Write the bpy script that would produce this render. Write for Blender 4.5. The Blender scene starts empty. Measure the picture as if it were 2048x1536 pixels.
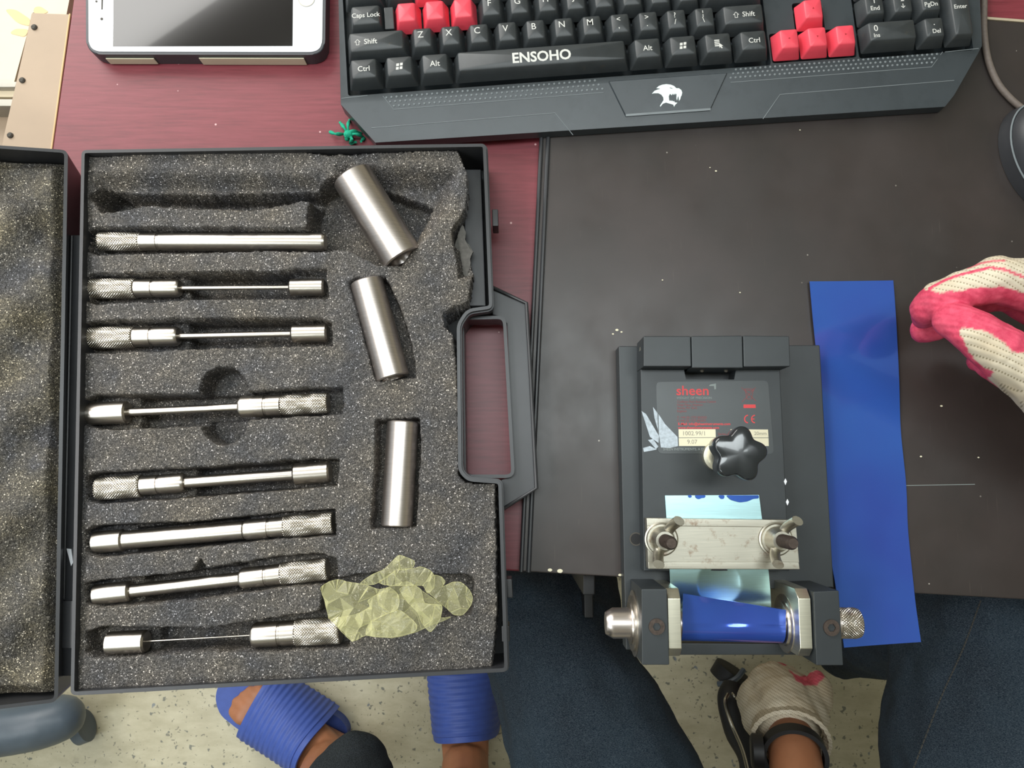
import bpy, bmesh, math, random
import numpy as np
from mathutils import Vector, Matrix, Quaternion, noise as mnoise

random.seed(7); np.random.seed(7)
PI = math.pi
scn = bpy.context.scene
COL = scn.collection

# ------------------------------------------------------------------ camera
F_PX = 1538.0
TILT = math.radians(6.75)
CAMZ = 0.52
cam_d = bpy.data.cameras.new('camera')
cam_d.sensor_width = 36.0
cam_d.lens = F_PX / 2048 * 36.0
cam_d.clip_start = 0.01
cam = bpy.data.objects.new('camera', cam_d)
cam.location = (0, 0, CAMZ)
cam.rotation_euler = (TILT, 0, 0)
COL.objects.link(cam)
scn.camera = cam

# ------------------------------------------------------------------ view, world, lights
scn.view_settings.view_transform = 'Standard'
scn.view_settings.look = 'None'
scn.view_settings.exposure = 0.40
scn.view_settings.gamma = 1.0
scn.view_settings.use_curve_mapping = False
w = bpy.data.worlds.new('room_light'); scn.world = w
w.use_nodes = True
bg = w.node_tree.nodes['Background']
bg.inputs[0].default_value = (0.80, 0.88, 0.92, 1)
bg.inputs[1].default_value = 0.40


def area_light(name, loc, target, sx, sy, energy, color):
    l = bpy.data.lights.new(name, 'AREA'); l.shape = 'RECTANGLE'; l.size = sx; l.size_y = sy
    l.energy = energy; l.color = color
    o = bpy.data.objects.new(name, l); COL.objects.link(o); o.location = loc
    o.rotation_euler = (Vector(target) - Vector(loc)).to_track_quat('-Z', 'Y').to_euler()
    return o


area_light('window_daylight', (-1.15, 1.55, 1.10), (0.0, 0, 0), 1.5, 1.2, 34, (1.0, 0.985, 0.95))
area_light('overhead_light', (-1.2, 0.15, 1.72), (-1.2, 0.15, 0), 0.4, 1.1, 13, (1.0, 0.98, 0.97))  # added light for a broad glow on the desk, no lamp known there
area_light('overhead_light', (0.05, 0.25, 1.72), (0.05, 0.25, 0), 1.25, 0.30, 11, (0.90, 0.98, 1.0))
area_light('overhead_light', (-1.3, -0.95, 1.72), (-1.3, -0.95, 0), 1.25, 0.30, 12, (0.90, 0.98, 1.0))

# ------------------------------------------------------------------ helpers
ST, CT = math.sin(TILT), math.cos(TILT)


def P(u, v, z=0.0):
    """photograph measurement (2048x1536) to the point at height z"""
    dx, dy, dz = u - 1024.0, F_PX * ST + (768 - v) * CT, -F_PX * CT + (768 - v) * ST
    s = (CAMZ - z) / (-dz)
    return Vector((dx * s, dy * s, z))


def proj(x, y, z):
    a, b, c = x, y, z - CAMZ
    yc = b * CT + c * ST
    zc = -(-b * ST + c * CT)
    return 1024 + F_PX * a / zc, 768 - F_PX * yc / zc


def PP(pts, z):
    return [P(u, v, z).to_2d() for u, v in pts]


def pxm(z, v=900):
    """metres per photograph pixel at height z"""
    return (P(1025, v, z) - P(1024, v, z)).length


def srgb(h, a=1.0):
    h = h.lstrip('#')
    c = [int(h[i:i + 2], 16) / 255 for i in (0, 2, 4)]
    return tuple([x / 12.92 if x <= 0.04045 else ((x + 0.055) / 1.055) ** 2.4 for x in c] + [a])


MATS = {}


def new_mat(name):
    m = bpy.data.materials.new(name); m.use_nodes = True
    nt = m.node_tree
    b = nt.nodes['Principled BSDF']
    MATS[name] = m
    return m, nt, b


def coords(nt, scale=(1, 1, 1), rot=(0, 0, 0), kind='Object'):
    tc = nt.nodes.new('ShaderNodeTexCoord'); mp = nt.nodes.new('ShaderNodeMapping')
    mp.inputs['Scale'].default_value = scale; mp.inputs['Rotation'].default_value = rot
    nt.links.new(tc.outputs[kind], mp.inputs['Vector'])
    return mp.outputs['Vector']


def ntex(nt, vec, scale, detail=3, rough=0.55):
    n = nt.nodes.new('ShaderNodeTexNoise'); n.inputs['Scale'].default_value = scale
    n.inputs['Detail'].default_value = detail; n.inputs['Roughness'].default_value = rough
    nt.links.new(vec, n.inputs['Vector'])
    return n.outputs['Fac']


def ramp(nt, fac, stops):
    r = nt.nodes.new('ShaderNodeValToRGB')
    e = r.color_ramp.elements
    while len(e) < len(stops): e.new(0.5)
    for i, (p, c) in enumerate(stops):
        e[i].position = p; e[i].color = c
    nt.links.new(fac, r.inputs['Fac'])
    return r.outputs['Color']


def mix(nt, fac, a, b, mode='MIX'):
    m = nt.nodes.new('ShaderNodeMix'); m.data_type = 'RGBA'; m.blend_type = mode
    for sock, val in ((m.inputs[0], fac), (m.inputs[6], a), (m.inputs[7], b)):
        if isinstance(val, (int, float)): sock.default_value = val
        elif isinstance(val, tuple): sock.default_value = val
        else: nt.links.new(val, sock)
    return m.outputs[2]


def bump(nt, b, h, strength=0.3, dist=0.001):
    n = nt.nodes.new('ShaderNodeBump'); n.inputs['Strength'].default_value = strength
    n.inputs['Distance'].default_value = dist
    nt.links.new(h, n.inputs['Height']); nt.links.new(n.outputs['Normal'], b.inputs['Normal'])


def simple(name, col, rough=0.5, metal=0.0, var=0.12, nscale=60, bumps=0.0, bscale=600, spec=0.5, coat=0.0, dist=0.0004, dark=None):
    m, nt, b = new_mat(name)
    c = srgb(col) if isinstance(col, str) else col
    v = coords(nt)
    n = ntex(nt, v, nscale, 5, 0.6)
    lo = tuple(x * (1 - var) for x in c[:3]) + (1,)
    hi = tuple(min(1, x * (1 + var)) for x in c[:3]) + (1,)
    cc = ramp(nt, n, [(0.3, lo), (0.7, hi)])
    if dark:
        n2 = ntex(nt, v, dark[1], 6, 0.7)
        f = ramp(nt, n2, [(dark[2], (0, 0, 0, 1)), (dark[3], (1, 1, 1, 1))])
        cc = mix(nt, f, cc, srgb(dark[0]))
    nt.links.new(cc, b.inputs['Base Color'])
    b.inputs['Roughness'].default_value = rough
    b.inputs['Metallic'].default_value = metal
    b.inputs['Specular IOR Level'].default_value = spec
    b.inputs['Coat Weight'].default_value = coat
    if bumps: bump(nt, b, ntex(nt, v, bscale, 3), bumps, dist)
    return m


def tag(o, label=None, cat=None, group=None, kind=None):
    if label: o['label'] = label
    if cat: o['category'] = cat
    if group: o['group'] = group
    if kind: o['kind'] = kind
    return o


ORG = {}


def thing(name, label, cat, loc, group=None):
    o = bpy.data.objects.new(name, None); COL.objects.link(o)
    o.empty_display_size = 0.02
    o.location = loc; ORG[o] = Vector(loc)
    return tag(o, label, cat, group)


def smooth(me, angle=35):
    me.polygons.foreach_set('use_smooth', [True] * len(me.polygons))
    try:
        me.set_sharp_from_angle(angle=math.radians(angle))
    except Exception:
        pass


def obj(name, src, mat, parent=None, label=None, kind=None, sm=35, org=None):
    """link a bmesh / mesh in world coordinates as one object (its origin sits at its thing's base)"""
    if isinstance(src, bmesh.types.BMesh):
        bmesh.ops.recalc_face_normals(src, faces=src.faces)
        me = bpy.data.meshes.new(name); src.to_mesh(me); src.free()
    else:
        me = src
    if parent is not None: off = ORG[parent]
    elif org is not None: off = Vector(org)
    else:
        co = np.empty(len(me.vertices) * 3, np.float32); me.vertices.foreach_get('co', co); co = co.reshape(-1, 3)
        mn, mx = co.min(0), co.max(0)
        off = Vector(((mn[0] + mx[0]) / 2, (mn[1] + mx[1]) / 2, mn[2]))
        off = Vector([float(a) for a in off])
    me.transform(Matrix.Translation(-off))
    if sm: smooth(me, sm)
    o = bpy.data.objects.new(name, me); COL.objects.link(o)
    ORG[o] = off
    if parent is not None:
        o.parent = parent
    else: o.location = off
    mats = mat if isinstance(mat, (list, tuple)) else [mat]
    for m in mats: me.materials.append(m)
    if label: o['label'] = label
    if kind: o['kind'] = kind
    if sm and len(me.polygons) < 6000:
        wn_ = o.modifiers.new('weighted_normals', 'WEIGHTED_NORMAL'); wn_.keep_sharp = True; wn_.weight = 80
    return o


def bm_new(): return bmesh.new()


def prism(bm, pts, z0, z1, bevel=0.0, seg=2, mi=0, topscale=None):
    """polygon (world xy) extruded z0..z1; z1 may be a function of (x,y)"""
    f1 = z1 if callable(z1) else (lambda x, y: z1)
    f0 = z0 if callable(z0) else (lambda x, y: z0)
    a = [bm.verts.new((p[0], p[1], f0(p[0], p[1]))) for p in pts]
    b = [bm.verts.new((p[0], p[1], f1(p[0], p[1]))) for p in pts]
    fs = [bm.faces.new(a[::-1]), bm.faces.new(b)]
    n = len(pts)
    for i in range(n):
        fs.append(bm.faces.new((a[i], a[(i + 1) % n], b[(i + 1) % n], b[i])))
    for f in fs: f.material_index = mi
    if bevel:
        es = set(e for f in fs for e in f.edges)
        bmesh.ops.bevel(bm, geom=list(es), offset=bevel, segments=seg, affect='EDGES', profile=0.5, clamp_overlap=True, material=-1)
    return bm


def ppx(bm, pxs, z0, z1, bevel=0.0, seg=2, mi=0):
    zt = z1 if not callable(z1) else z0
    return prism(bm, PP(pxs, zt), z0, z1, bevel, seg, mi)


def rounded(pts, r, seg=5):
    """round corners of polygon"""
    out = []; n = len(pts)
    for i in range(n):
        p0, p, p1 = Vector(pts[i - 1]), Vector(pts[i]), Vector(pts[(i + 1) % n])
        a = (p0 - p); b = (p1 - p)
        rr = min(r, a.length * 0.45, b.length * 0.45)
        a.normalize(); b.normalize()
        A = p + a * rr; B = p + b * rr
        for k in range(seg + 1):
            t = k / seg
            out.append((A * (1 - t) ** 2 + p * 2 * t * (1 - t) + B * t * t))
    return out


def offset_poly(pts, d):
    """inward offset (positive d) for any orientation"""
    P_ = [Vector((p[0], p[1])) for p in pts]
    area = sum(P_[i - 1].x * P_[i].y - P_[i].x * P_[i - 1].y for i in range(len(P_)))
    s = 1 if area > 0 else -1
    out = []
    n = len(P_)
    for i in range(n):
        e0 = (P_[i] - P_[i - 1]).normalized(); e1 = (P_[(i + 1) % n] - P_[i]).normalized()
        n0 = Vector((-e0.y, e0.x)) * s; n1 = Vector((-e1.y, e1.x)) * s
        b = (n0 + n1)
        if b.length < 1e-6: b = n0
        b.normalize()
        c = max(0.35, b.dot(n0))
        out.append(P_[i] + b * (d / c))
    return out


def ring(bm, outer, inner, z0, z1, bevel=0.0):
    n = len(outer)
    vs = []
    for z in (z0, z1):
        vs.append([bm.verts.new((p[0], p[1], z)) for p in outer])
        vs.append([bm.verts.new((p[0], p[1], z)) for p in inner])
    o0, i0, o1, i1 = vs
    fs = []
    for i in range(n):
        j = (i + 1) % n
        fs.append(bm.faces.new((o0[i], o0[j], o1[j], o1[i])))
        fs.append(bm.faces.new((i0[j], i0[i], i1[i], i1[j])))
        fs.append(bm.faces.new((o1[i], o1[j], i1[j], i1[i])))
        fs.append(bm.faces.new((o0[j], o0[i], i0[i], i0[j])))
    if bevel:
        es = [e for e in set(e for f in fs for e in f.edges) if e.calc_face_angle(0) > 0.6 and abs(e.verts[0].co.z - e.verts[1].co.z) < 1e-6]
        bmesh.ops.bevel(bm, geom=es, offset=bevel, segments=2, affect='EDGES', profile=0.5)
    return bm


def solidify(bm, geom, thickness):
    bmesh.ops.recalc_face_normals(bm, faces=bm.faces); bm.normal_update()
    return bmesh.ops.solidify(bm, geom=geom, thickness=thickness)


def frame(axis):
    a = Vector(axis).normalized()
    t = Vector((0, 0, 1)) if abs(a.z) < 0.9 else Vector((0, 1, 0))
    u = t.cross(a).normalized(); v = a.cross(u).normalized()
    return a, u, v


def lathe(bm, A, B, prof, seg=40, mi=0, knurl=None, cap=True):
    """prof: list of (t metres along A->B, radius). knurl: (t0, t1, n around, pitch, depth)"""
    A = Vector(A); B = Vector(B); a, u, v = frame(B - A)
    rings = []
    for (t, r) in prof:
        row = []
        for k in range(seg):
            th = 2 * PI * k / seg
            row.append(bm.verts.new(A + a * t + (u * math.cos(th) + v * math.sin(th)) * r))
        rings.append(row)
    for i in range(len(rings) - 1):
        for k in range(seg):
            f = bm.faces.new((rings[i][k], rings[i][(k + 1) % seg], rings[i + 1][(k + 1) % seg], rings[i + 1][k]))
            f.material_index = mi
    if cap:
        bm.faces.new(rings[0][::-1]).material_index = mi; bm.faces.new(rings[-1]).material_index = mi
    return bm


def knurl_mesh(name, A, B, r, pitch=0.00165, depth=0.00042, cham=0.0006):
    A = Vector(A); B = Vector(B); a, u, v = frame(B - A); L = (B - A).length
    n = max(12, round(2 * PI * r / pitch)); seg = n * 4; rows = max(8, int(L / (pitch / 4)))
    th = np.arange(seg) * 2 * PI / seg; t = np.linspace(0, L, rows)
    TH, T = np.meshgrid(th, t)
    k = n; ph = T / pitch
    w1 = np.abs(((k * TH / (2 * PI) + ph) % 1) - 0.5) * 2; w2 = np.abs(((k * TH / (2 * PI) - ph) % 1) - 0.5) * 2
    h = np.minimum(w1, w2)
    R = r - depth + depth * np.clip(h * 1.5, 0, 1) * 1.5
    R = np.where((T < cham), R * (0.93 + 0.07 * T / cham), R); R = np.where((T > L - cham), R * (0.93 + 0.07 * (L - T) / cham), R)
    co = (np.array(A)[None, None] + T[..., None] * np.array(a) + (R * np.cos(TH))[..., None] * np.array(u) + (R * np.sin(TH))[..., None] * np.array(v))
    co = co.reshape(-1, 3)
    idx = np.arange(rows * seg).reshape(rows, seg)
    q = np.stack([idx[:-1], np.roll(idx[:-1], -1, 1), np.roll(idx[1:], -1, 1), idx[1:]], -1).reshape(-1, 4)
    faces = q.tolist() + [idx[0][::-1].tolist(), idx[-1].tolist()]
    me = bpy.data.meshes.new(name); me.from_pydata(co.tolist(), [], faces); me.update()
    return me


def tube(bm, pts, radii, seg=12, mi=0, flat=1.0, up=None):
    """swept tube; radii number or list"""
    pts = [Vector(p) for p in pts]; n = len(pts)
    if isinstance(radii, (int, float)): radii = [radii] * n
    prev = None; rings = []
    for i in range(n):
        d = (pts[min(i + 1, n - 1)] - pts[max(i - 1, 0)]).normalized()
        if prev is None:
            _, u, v = frame(d)
            if up is not None:
                u = Vector(up).cross(d).normalized(); v = d.cross(u)
        else:
            u = (prev - d * prev.dot(d)).normalized(); v = d.cross(u)
        prev = u
        rings.append([bm.verts.new(pts[i] + (u * math.cos(2 * PI * k / seg) + v * math.sin(2 * PI * k / seg) * flat) * radii[i]) for k in range(seg)])
    for i in range(n - 1):
        for k in range(seg):
            bm.faces.new((rings[i][k], rings[i][(k + 1) % seg], rings[i + 1][(k + 1) % seg], rings[i + 1][k])).material_index = mi
    bm.faces.new(rings[0][::-1]).material_index = mi; bm.faces.new(rings[-1]).material_index = mi
    return bm


def spline(pts, n=8):
    """catmull-rom"""
    pts = [Vector(p) for p in pts]; q = [pts[0] * 2 - pts[1]] + pts + [pts[-1] * 2 - pts[-2]]
    out = []
    for i in range(1, len(q) - 2):
        for k in range(n):
            t = k / n
            a, b, c, d = q[i - 1], q[i], q[i + 1], q[i + 2]
            out.append(0.5 * ((2 * b) + (c - a) * t + (2 * a - 5 * b + 4 * c - d) * t * t + (3 * b - a - 3 * c + d) * t ** 3))
    out.append(pts[-1])
    return out


def obox(bm, c, ax, ay, az, bevel=0.0, seg=2, mi=0):
    """box by centre and three half-axis vectors"""
    c = Vector(c); ax = Vector(ax); ay = Vector(ay); az = Vector(az)
    vs = [bm.verts.new(c + ax * i + ay * j + az * k) for k in (-1, 1) for j in (-1, 1) for i in (-1, 1)]
    fs = [bm.faces.new([vs[i] for i in q]) for q in ((0, 2, 3, 1), (4, 5, 7, 6), (0, 1, 5, 4), (2, 6, 7, 3), (0, 4, 6, 2), (1, 3, 7, 5))]
    for f in fs: f.material_index = mi
    if bevel:
        bmesh.ops.bevel(bm, geom=list(set(e for f in fs for e in f.edges)), offset=bevel, segments=seg, affect='EDGES', profile=0.5)
    return bm


def ball(bm, c, r, sc=(1, 1, 1), sub=3, rot=None):
    m = Matrix.Translation(Vector(c)) @ (rot.to_matrix().to_4x4() if rot else Matrix.Identity(4)) @ Matrix.Diagonal((sc[0] * r, sc[1] * r, sc[2] * r, 1))
    bmesh.ops.create_icosphere(bm, subdivisions=sub, radius=1, matrix=m)
    return bm


def chain(bm, pts, radii, seg=14):
    for i in range(len(pts)):
        ball(bm, pts[i], radii[i], sub=2)
        if i:
            a, b = Vector(pts[i - 1]), Vector(pts[i])
            if (b - a).length > 1e-5:
                lathe(bm, a, b, [(0, radii[i - 1]), ((b - a).length, radii[i])], seg)
    return bm


def evaluated(o):
    dg = bpy.context.evaluated_depsgraph_get()
    me = bpy.data.meshes.new_from_object(o.evaluated_get(dg))
    d = o.data; bpy.data.objects.remove(o)
    return me


def remesh(bm, voxel, smooth_it=8, factor=0.5):
    me = bpy.data.meshes.new('tmp'); bmesh.ops.recalc_face_normals(bm, faces=bm.faces); bm.to_mesh(me); bm.free()
    o = bpy.data.objects.new('tmp', me); COL.objects.link(o)
    r = o.modifiers.new('r', 'REMESH'); r.mode = 'VOXEL'; r.voxel_size = voxel; r.adaptivity = 0
    s = o.modifiers.new('s', 'SMOOTH'); s.iterations = smooth_it; s.factor = factor
    return evaluated(o)


def get_co(me):
    co = np.empty(len(me.vertices) * 3, np.float32); me.vertices.foreach_get('co', co); return co.reshape(-1, 3).astype(float)


def set_co(me, co):
    me.vertices.foreach_set('co', np.ascontiguousarray(co, dtype=np.float32).ravel()); me.update()


def normals(me):
    n = np.empty(len(me.vertices) * 3, np.float32); me.vertices.foreach_get('normal', n); return n.reshape(-1, 3).astype(float)


_tab = {}


def vnoise(x, y, scale, seed=0):
    if seed not in _tab: _tab[seed] = np.random.RandomState(seed + 11).rand(256, 256)
    t = _tab[seed]; X = x / scale; Y = y / scale
    xi = np.floor(X).astype(int); yi = np.floor(Y).astype(int); fx = X - xi; fy = Y - yi
    fx = fx * fx * (3 - 2 * fx); fy = fy * fy * (3 - 2 * fy)
    g = lambda a, b: t[a % 256, b % 256]
    return (g(xi, yi) * (1 - fx) * (1 - fy) + g(xi + 1, yi) * fx * (1 - fy) + g(xi, yi + 1) * (1 - fx) * fy + g(xi + 1, yi + 1) * fx * fy) - 0.5


def noise3(co, scale, seed=0):
    return (vnoise(co[:, 0] + co[:, 2] * 0.37, co[:, 1] - co[:, 2] * 0.61, scale, seed) + vnoise(co[:, 2] + co[:, 0] * 0.41, co[:, 1] + 7 + co[:, 0] * 0.3, scale, seed + 1))


def sdist(U, V, poly):
    """signed distance in px, positive inside"""
    p = np.array(poly, float); n = len(p)
    d = np.full(U.shape, 1e9); ins = np.zeros(U.shape, bool)
    for i in range(n):
        ax, ay = p[i - 1]; bx, by = p[i]
        ex, ey = bx - ax, by - ay; L = ex * ex + ey * ey + 1e-9
        t = np.clip(((U - ax) * ex + (V - ay) * ey) / L, 0, 1)
        d = np.minimum(d, np.hypot(U - ax - t * ex, V - ay - t * ey))
        c = ((ay > V) != (by > V)) & (U < (bx - ax) * (V - ay) / (by - ay + 1e-12) + ax)
        ins ^= c
    return np.where(ins, d, -d)


def sstep(a, b, x):
    t = np.clip((x - a) / (b - a), 0, 1); return t * t * (3 - 2 * t)


_txt = {}


def text_bm(s, size, loc, rot=0.0, align='CENTER', sx=1.0, bold=0.0, z=None, shear=0.0):
    """flat lettering as thin raised geometry; returns a mesh in world coordinates"""
    c = bpy.data.curves.new('t', 'FONT'); c.body = s; c.size = size; c.align_x = align; c.align_y = 'CENTER'
    c.resolution_u = 3; c.offset = bold; c.extrude = 0.00003; c.shear = shear
    o = bpy.data.objects.new('t', c); COL.objects.link(o)
    me = evaluated(o)
    me.transform(Matrix.Translation(Vector(loc)) @ Matrix.Rotation(rot, 4, 'Z') @ Matrix.Diagonal((sx, 1, 1, 1)))
    me.materials.clear()
    return me


def pngon(bm, pxs, z, th=0.00006, mi=0):
    return prism(bm, PP(pxs, z), z - th, z, 0, mi=mi)


def join_meshes(ms):
    bm = bmesh.new()
    for m in ms: bm.from_mesh(m)
    return bm


# ------------------------------------------------------------------ materials
def wood_red():
    m, nt, b = new_mat('red_mahogany_laminate')
    v = coords(nt, (6, 90, 6), (0, 0, math.radians(-2)))
    n = ntex(nt, v, 6, 6, 0.65)
    n2 = ntex(nt, coords(nt), 12, 4)
    c = ramp(nt, n, [(0.25, srgb('#5f242c')), (0.5, srgb('#762e37')), (0.8, srgb('#853a45'))])
    c = mix(nt, ramp(nt, n2, [(0.35, (0, 0, 0, 1)), (0.75, (0.45, 0.45, 0.45, 1))]), c, srgb('#7c373e'))
    sp = nt.nodes.new('ShaderNodeTexVoronoi'); sp.inputs['Scale'].default_value = 55
    nt.links.new(coords(nt), sp.inputs['Vector'])
    f = ramp(nt, sp.outputs['Distance'], [(0.035, (1, 1, 1, 1)), (0.05, (0, 0, 0, 1))])
    c = mix(nt, f, c, srgb('#c9a0a0'))
    nt.links.new(c, b.inputs['Base Color'])
    b.inputs['Roughness'].default_value = 0.40
    bump(nt, b, n, 0.08, 0.0003)
    return m


def board_mat():
    m, nt, b = new_mat('black_board_laminate')
    n = ntex(nt, coords(nt), 9, 5, 0.6)
    c = ramp(nt, n, [(0.3, srgb('#2a2624')), (0.7, srgb('#3a3230'))])
    vo = nt.nodes.new('ShaderNodeTexVoronoi'); vo.inputs['Scale'].default_value = 75
    nt.links.new(coords(nt), vo.inputs['Vector'])
    th = ramp(nt, ntex(nt, coords(nt), 30, 2), [(0.5, (0.0, 0, 0, 1)), (0.62, (1, 1, 1, 1))])
    f = ramp(nt, vo.outputs['Distance'], [(0.03, (1, 1, 1, 1)), (0.05, (0, 0, 0, 1))])
    f = mix(nt, 1.0, f, th, 'MULTIPLY')
    c = mix(nt, f, c, srgb('#a59f96'))
    # long fine scratches
    sc = ntex(nt, coords(nt, (300, 6, 1), (0, 0, 0.7)), 5, 2)
    c = mix(nt, ramp(nt, sc, [(0.70, (0, 0, 0, 1)), (0.76, (0.25, 0.25, 0.25, 1))]), c, srgb('#6a625b'))
    nt.links.new(c, b.inputs['Base Color'])
    r = ramp(nt, ntex(nt, coords(nt), 25, 5), [(0.3, (0.30, 0.30, 0.30, 1)), (0.7, (0.44, 0.44, 0.44, 1))])
    nt.links.new(r, b.inputs['Roughness'])
    bump(nt, b, ntex(nt, coords(nt), 2500, 2), 0.10, 0.0001)
    return m


def foam_mat(name='grey_foam', tint='#776f64'):
    m, nt, b = new_mat(name)
    v = coords(nt)
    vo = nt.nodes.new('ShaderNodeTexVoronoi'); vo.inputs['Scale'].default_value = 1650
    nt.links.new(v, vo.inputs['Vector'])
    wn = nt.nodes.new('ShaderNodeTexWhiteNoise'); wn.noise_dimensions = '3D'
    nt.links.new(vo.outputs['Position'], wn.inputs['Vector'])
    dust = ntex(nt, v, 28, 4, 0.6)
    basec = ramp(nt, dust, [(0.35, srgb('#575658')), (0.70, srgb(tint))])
    val = ramp(nt, wn.outputs['Value'], [(0.0, (0.22, 0.22, 0.22, 1)), (0.5, (0.7, 0.7, 0.7, 1)), (0.92, (1.35, 1.35, 1.35, 1)), (0.972, (3.0, 3.1, 3.2, 1)), (1.0, (7, 7, 7.2, 1))])  # brightest cells are specular glints put into the base colour
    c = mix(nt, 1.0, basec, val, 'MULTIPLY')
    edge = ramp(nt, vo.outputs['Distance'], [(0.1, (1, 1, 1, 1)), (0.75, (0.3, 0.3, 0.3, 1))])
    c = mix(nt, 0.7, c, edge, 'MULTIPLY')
    nt.links.new(c, b.inputs['Base Color'])
    b.inputs['Roughness'].default_value = 0.55
    b.inputs['Specular IOR Level'].default_value = 0.35
    n = ntex(nt, v, 1300, 2)
    bump(nt, b, n, 0.7, 0.0009)
    return m


def steel(name, col='#b3ada6', rough=0.3, axis=None, rust=False, aniso=True):
    m, nt, b = new_mat(name)
    v = coords(nt)
    if axis is not None:
        v2 = coords(nt, (2600, 60, 60), (0, 0, -axis))
    else:
        v2 = coords(nt, (60, 2600, 60))
    n = ntex(nt, v2, 1.0, 3)
    c = srgb(col)
    cc = ramp(nt, n, [(0.2, tuple(x * 0.82 for x in c[:3]) + (1,)), (0.8, tuple(min(1, x * 1.08) for x in c[:3]) + (1,))])
    if rust:
        f = ramp(nt, ntex(nt, v, 130, 6, 0.7), [(0.55, (0, 0, 0, 1)), (0.74, (0.8, 0.8, 0.8, 1))])
        cc = mix(nt, f, cc, srgb('#7d5a40'))
    nt.links.new(cc, b.inputs['Base Color'])
    b.inputs['Metallic'].default_value = 1.0
    b.inputs['Roughness'].default_value = rough
    bump(nt, b, n, 0.05, 0.0001)
    return m


def floor_mat():
    m, nt, b = new_mat('cream_terrazzo_vinyl')
    v = coords(nt)
    base = ramp(nt, ntex(nt, coords(nt, (1, 2.2, 1)), 22, 6, 0.65), [(0.3, srgb('#a69f84')), (0.7, srgb('#bfb99f'))])
    d = nt.nodes.new('ShaderNodeMix'); d.data_type = 'VECTOR'; d.inputs[0].default_value = 0.02
    nz = nt.nodes.new('ShaderNodeTexNoise'); nz.inputs['Scale'].default_value = 90; nt.links.new(v, nz.inputs['Vector'])
    nt.links.new(v, d.inputs[4]); nt.links.new(nz.outputs['Color'], d.inputs[5])
    for sc, th, col, thr in ((66, 0.17, '#4d5350', 0.45), (150, 0.2, '#6d6b5c', 0.50), (40, 0.10, '#5d6a78', 0.60)):
        vo = nt.nodes.new('ShaderNodeTexVoronoi'); vo.inputs['Scale'].default_value = sc
        nt.links.new(d.outputs[1], vo.inputs['Vector'])
        wn = nt.nodes.new('ShaderNodeTexWhiteNoise'); nt.links.new(vo.outputs['Position'], wn.inputs['Vector'])
        f = ramp(nt, vo.outputs['Distance'], [(th, (1, 1, 1, 1)), (th + 0.06, (0, 0, 0, 1))])
        k = ramp(nt, wn.outputs['Value'], [(thr, (0, 0, 0, 1)), (thr + 0.02, (0.75, 0.75, 0.75, 1))])
        base = mix(nt, mix(nt, 1.0, f, k, 'MULTIPLY'), base, srgb(col))
    nt.links.new(base, b.inputs['Base Color'])
    b.inputs['Roughness'].default_value = 0.45
    return m


def denim(name, c1, c2, sc=900):
    m, nt, b = new_mat(name)
    n = ntex(nt, coords(nt, (1, 3, 1), (0, 0, 0.7)), sc, 3, 0.7)
    n2 = ntex(nt, coords(nt), 14, 4)
    c = mix(nt, ramp(nt, n2, [(0.35, (0, 0, 0, 1)), (0.7, (1, 1, 1, 1))]), srgb(c1), srgb(c2))
    c = mix(nt, ramp(nt, n, [(0.4, (0, 0, 0, 1)), (0.75, (0.35, 0.35, 0.35, 1))]), c, srgb('#7d8a93'))
    nt.links.new(c, b.inputs['Base Color'])
    b.inputs['Roughness'].default_value = 0.9; b.inputs['Specular IOR Level'].default_value = 0.15
    bump(nt, b, n, 0.4, 0.0006)
    return m


def glove_mat():
    """white knit with a pink rubber dip; the dip is a colour attribute on the glove itself"""
    m, nt, b = new_mat('white_knit_pink_rubber')
    at = nt.nodes.new('ShaderNodeAttribute'); at.attribute_name = 'dip'
    v = coords(nt, (1, 1, 1), (0.2, 0.3, math.radians(30)))
    wv = nt.nodes.new('ShaderNodeTexWave'); wv.inputs['Scale'].default_value = 105; wv.bands_direction = 'Y'
    wv.inputs['Distortion'].default_value = 0.6; nt.links.new(v, wv.inputs['Vector'])
    wx = nt.nodes.new('ShaderNodeTexWave'); wx.inputs['Scale'].default_value = 190; wx.bands_direction = 'X'
    nt.links.new(v, wx.inputs['Vector'])
    hole = mix(nt, 1.0, ramp(nt, wv.outputs['Fac'], [(0.0, (1, 1, 1, 1)), (0.22, (0, 0, 0, 1))]), ramp(nt, wx.outputs['Fac'], [(0.35, (1, 1, 1, 1)), (0.6, (0, 0, 0, 1))]), 'MULTIPLY')
    knit = mix(nt, ramp(nt, ntex(nt, v, 30, 4), [(0.4, (0, 0, 0, 1)), (0.75, (0.7, 0.7, 0.7, 1))]), srgb('#cdc3ae'), srgb('#b09d7e'))
    knit = mix(nt, hole, knit, srgb('#8b7f66'))
    pk = ramp(nt, ntex(nt, v, 160, 5, 0.7), [(0.3, srgb('#b93450')), (0.7, srgb('#dc5a72'))])
    nt.links.new(mix(nt, at.outputs['Fac'], knit, pk), b.inputs['Base Color'])
    b.inputs['Roughness'].default_value = 0.75
    b.inputs['Specular IOR Level'].default_value = 0.25
    b.inputs['Subsurface Weight'].default_value = 0.0
    bump(nt, b, wv.outputs['Fac'], 0.35, 0.0006)
    return m


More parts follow.
